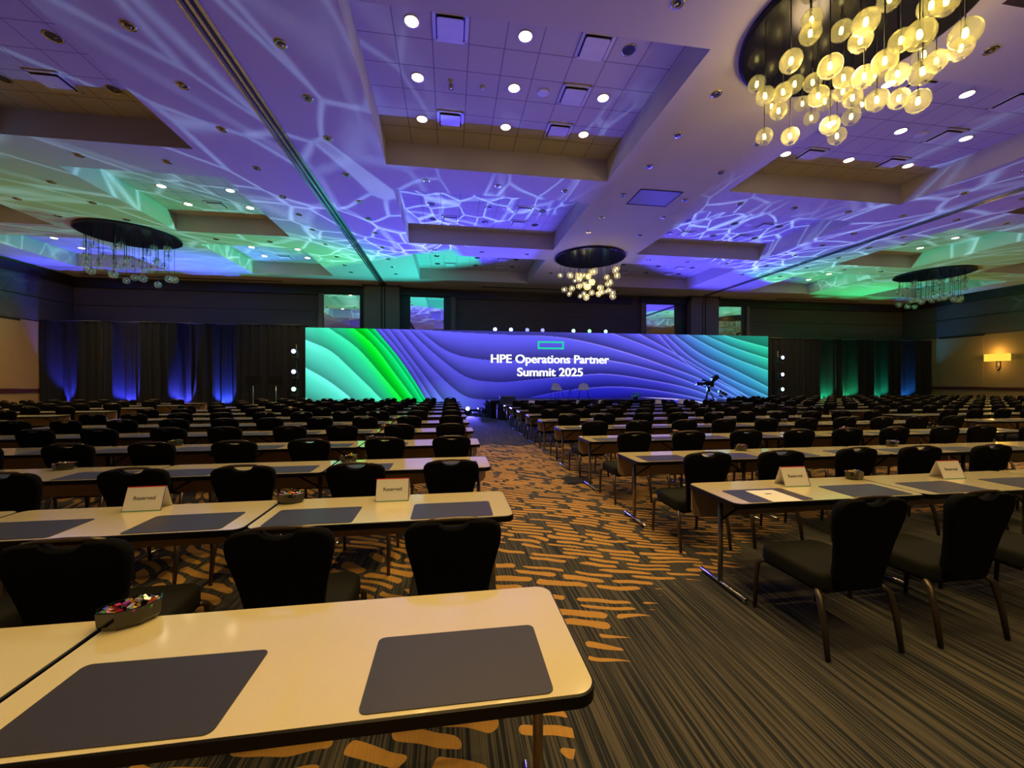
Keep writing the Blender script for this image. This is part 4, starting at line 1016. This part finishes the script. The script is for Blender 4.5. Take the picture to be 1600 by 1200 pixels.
def bowl(x, y, rz, label, near=False):
    r = empty('candy_bowl', (x, y, TH), rz); tag(r, label, 'bowl', 'smoked candy bowls')
    def ring(s_, z, k=8): return [(.088 * s_ * math.cos(2 * PI * (i + .5) / k) * 1.05, .060 * s_ * math.sin(2 * PI * (i + .5) / k), z) for i in range(k)]
    m = MB(); m.rings([ring(.82, 0), ring(1.0, .02), ring(1.04, .068), ring(.98, .070), ring(.93, .04), ring(.7, .012)], True, False); m.build('bowl_body', M['bowl'], r)
    q = random.Random(int(x * 100)); n = 46 if near else 12
    c = MB(); 
    for i in range(n):
        a = q.uniform(0, 2 * PI); rr = math.sqrt(q.random()); p = Vector((.078 * rr * math.cos(a), .052 * rr * math.sin(a), .056 + q.uniform(0, .026) * (1.2 - rr)))
        c.cur = q.randrange(7); s = .011 if near else .017
        c.box(p, (s * 1.9, s, s * .8), q.uniform(0, 3), q.uniform(-.6, .6), q.uniform(-.6, .6))
    o = c.build('wrapped_candies', M['candy'], None, (x, y, TH), rz); tag(o, 'foil wrapped candies heaped in the ' + label.replace('smoked plastic ', ''), 'candy', None, 'stuff')
bowl(-1.15, 1.66, .5, 'smoked plastic candy bowl on the nearest left row', True)
bl = [('L', 2, -1.14), ('L', 3, -1.10), ('L', 3, -3.80), ('L', 5, -1.2), ('L', 4, -3.72), ('L', 4, -1.13), ('L', 6, -1.2), ('R', 2, 3.60), ('R', 3, 5.95), ('R', 4, 3.66), ('R', 5, 3.7), ('R', 4, 6.9), ('R', 5, 7.1), ('R', 3, 2.72 + .95)]
seen = {}
for b, k, x in bl:
    w_ = ordw[seen.setdefault((b, k), 0)]; seen[(b, k)] += 1
    y = rowfront(k) + (.53 if k > 1 else .5)
    bowl(x, y, .2, 'smoked plastic candy bowl %s on %s row of the %s' % ('nearer aisle' if w_ == 'first' else 'farther along', rw(b, k), blk[b]), k <= 2)
pp = MB().prism(rrect(.24, .30, .004, 1), 0, .0012).build('paper_sheet', M['paper'], None, (2.44, 2.72 + .03, TH + .0035), -.03); tag(pp, 'white printed sheet lying on the first right-hand desk pad', 'paper')
MB().box((0, .05, .0016), (.05, .018, .0006)).build('printed_mark', M['ink'], pp)
fb = MB().prism(rrect(.42, .42, .01, 2), 0, .012).build('floor_box_cover', M['black'], None, (2.06, 6.42, 0)); tag(fb, 'dark square floor outlet cover lying in the aisle by the right tables', 'floor box')
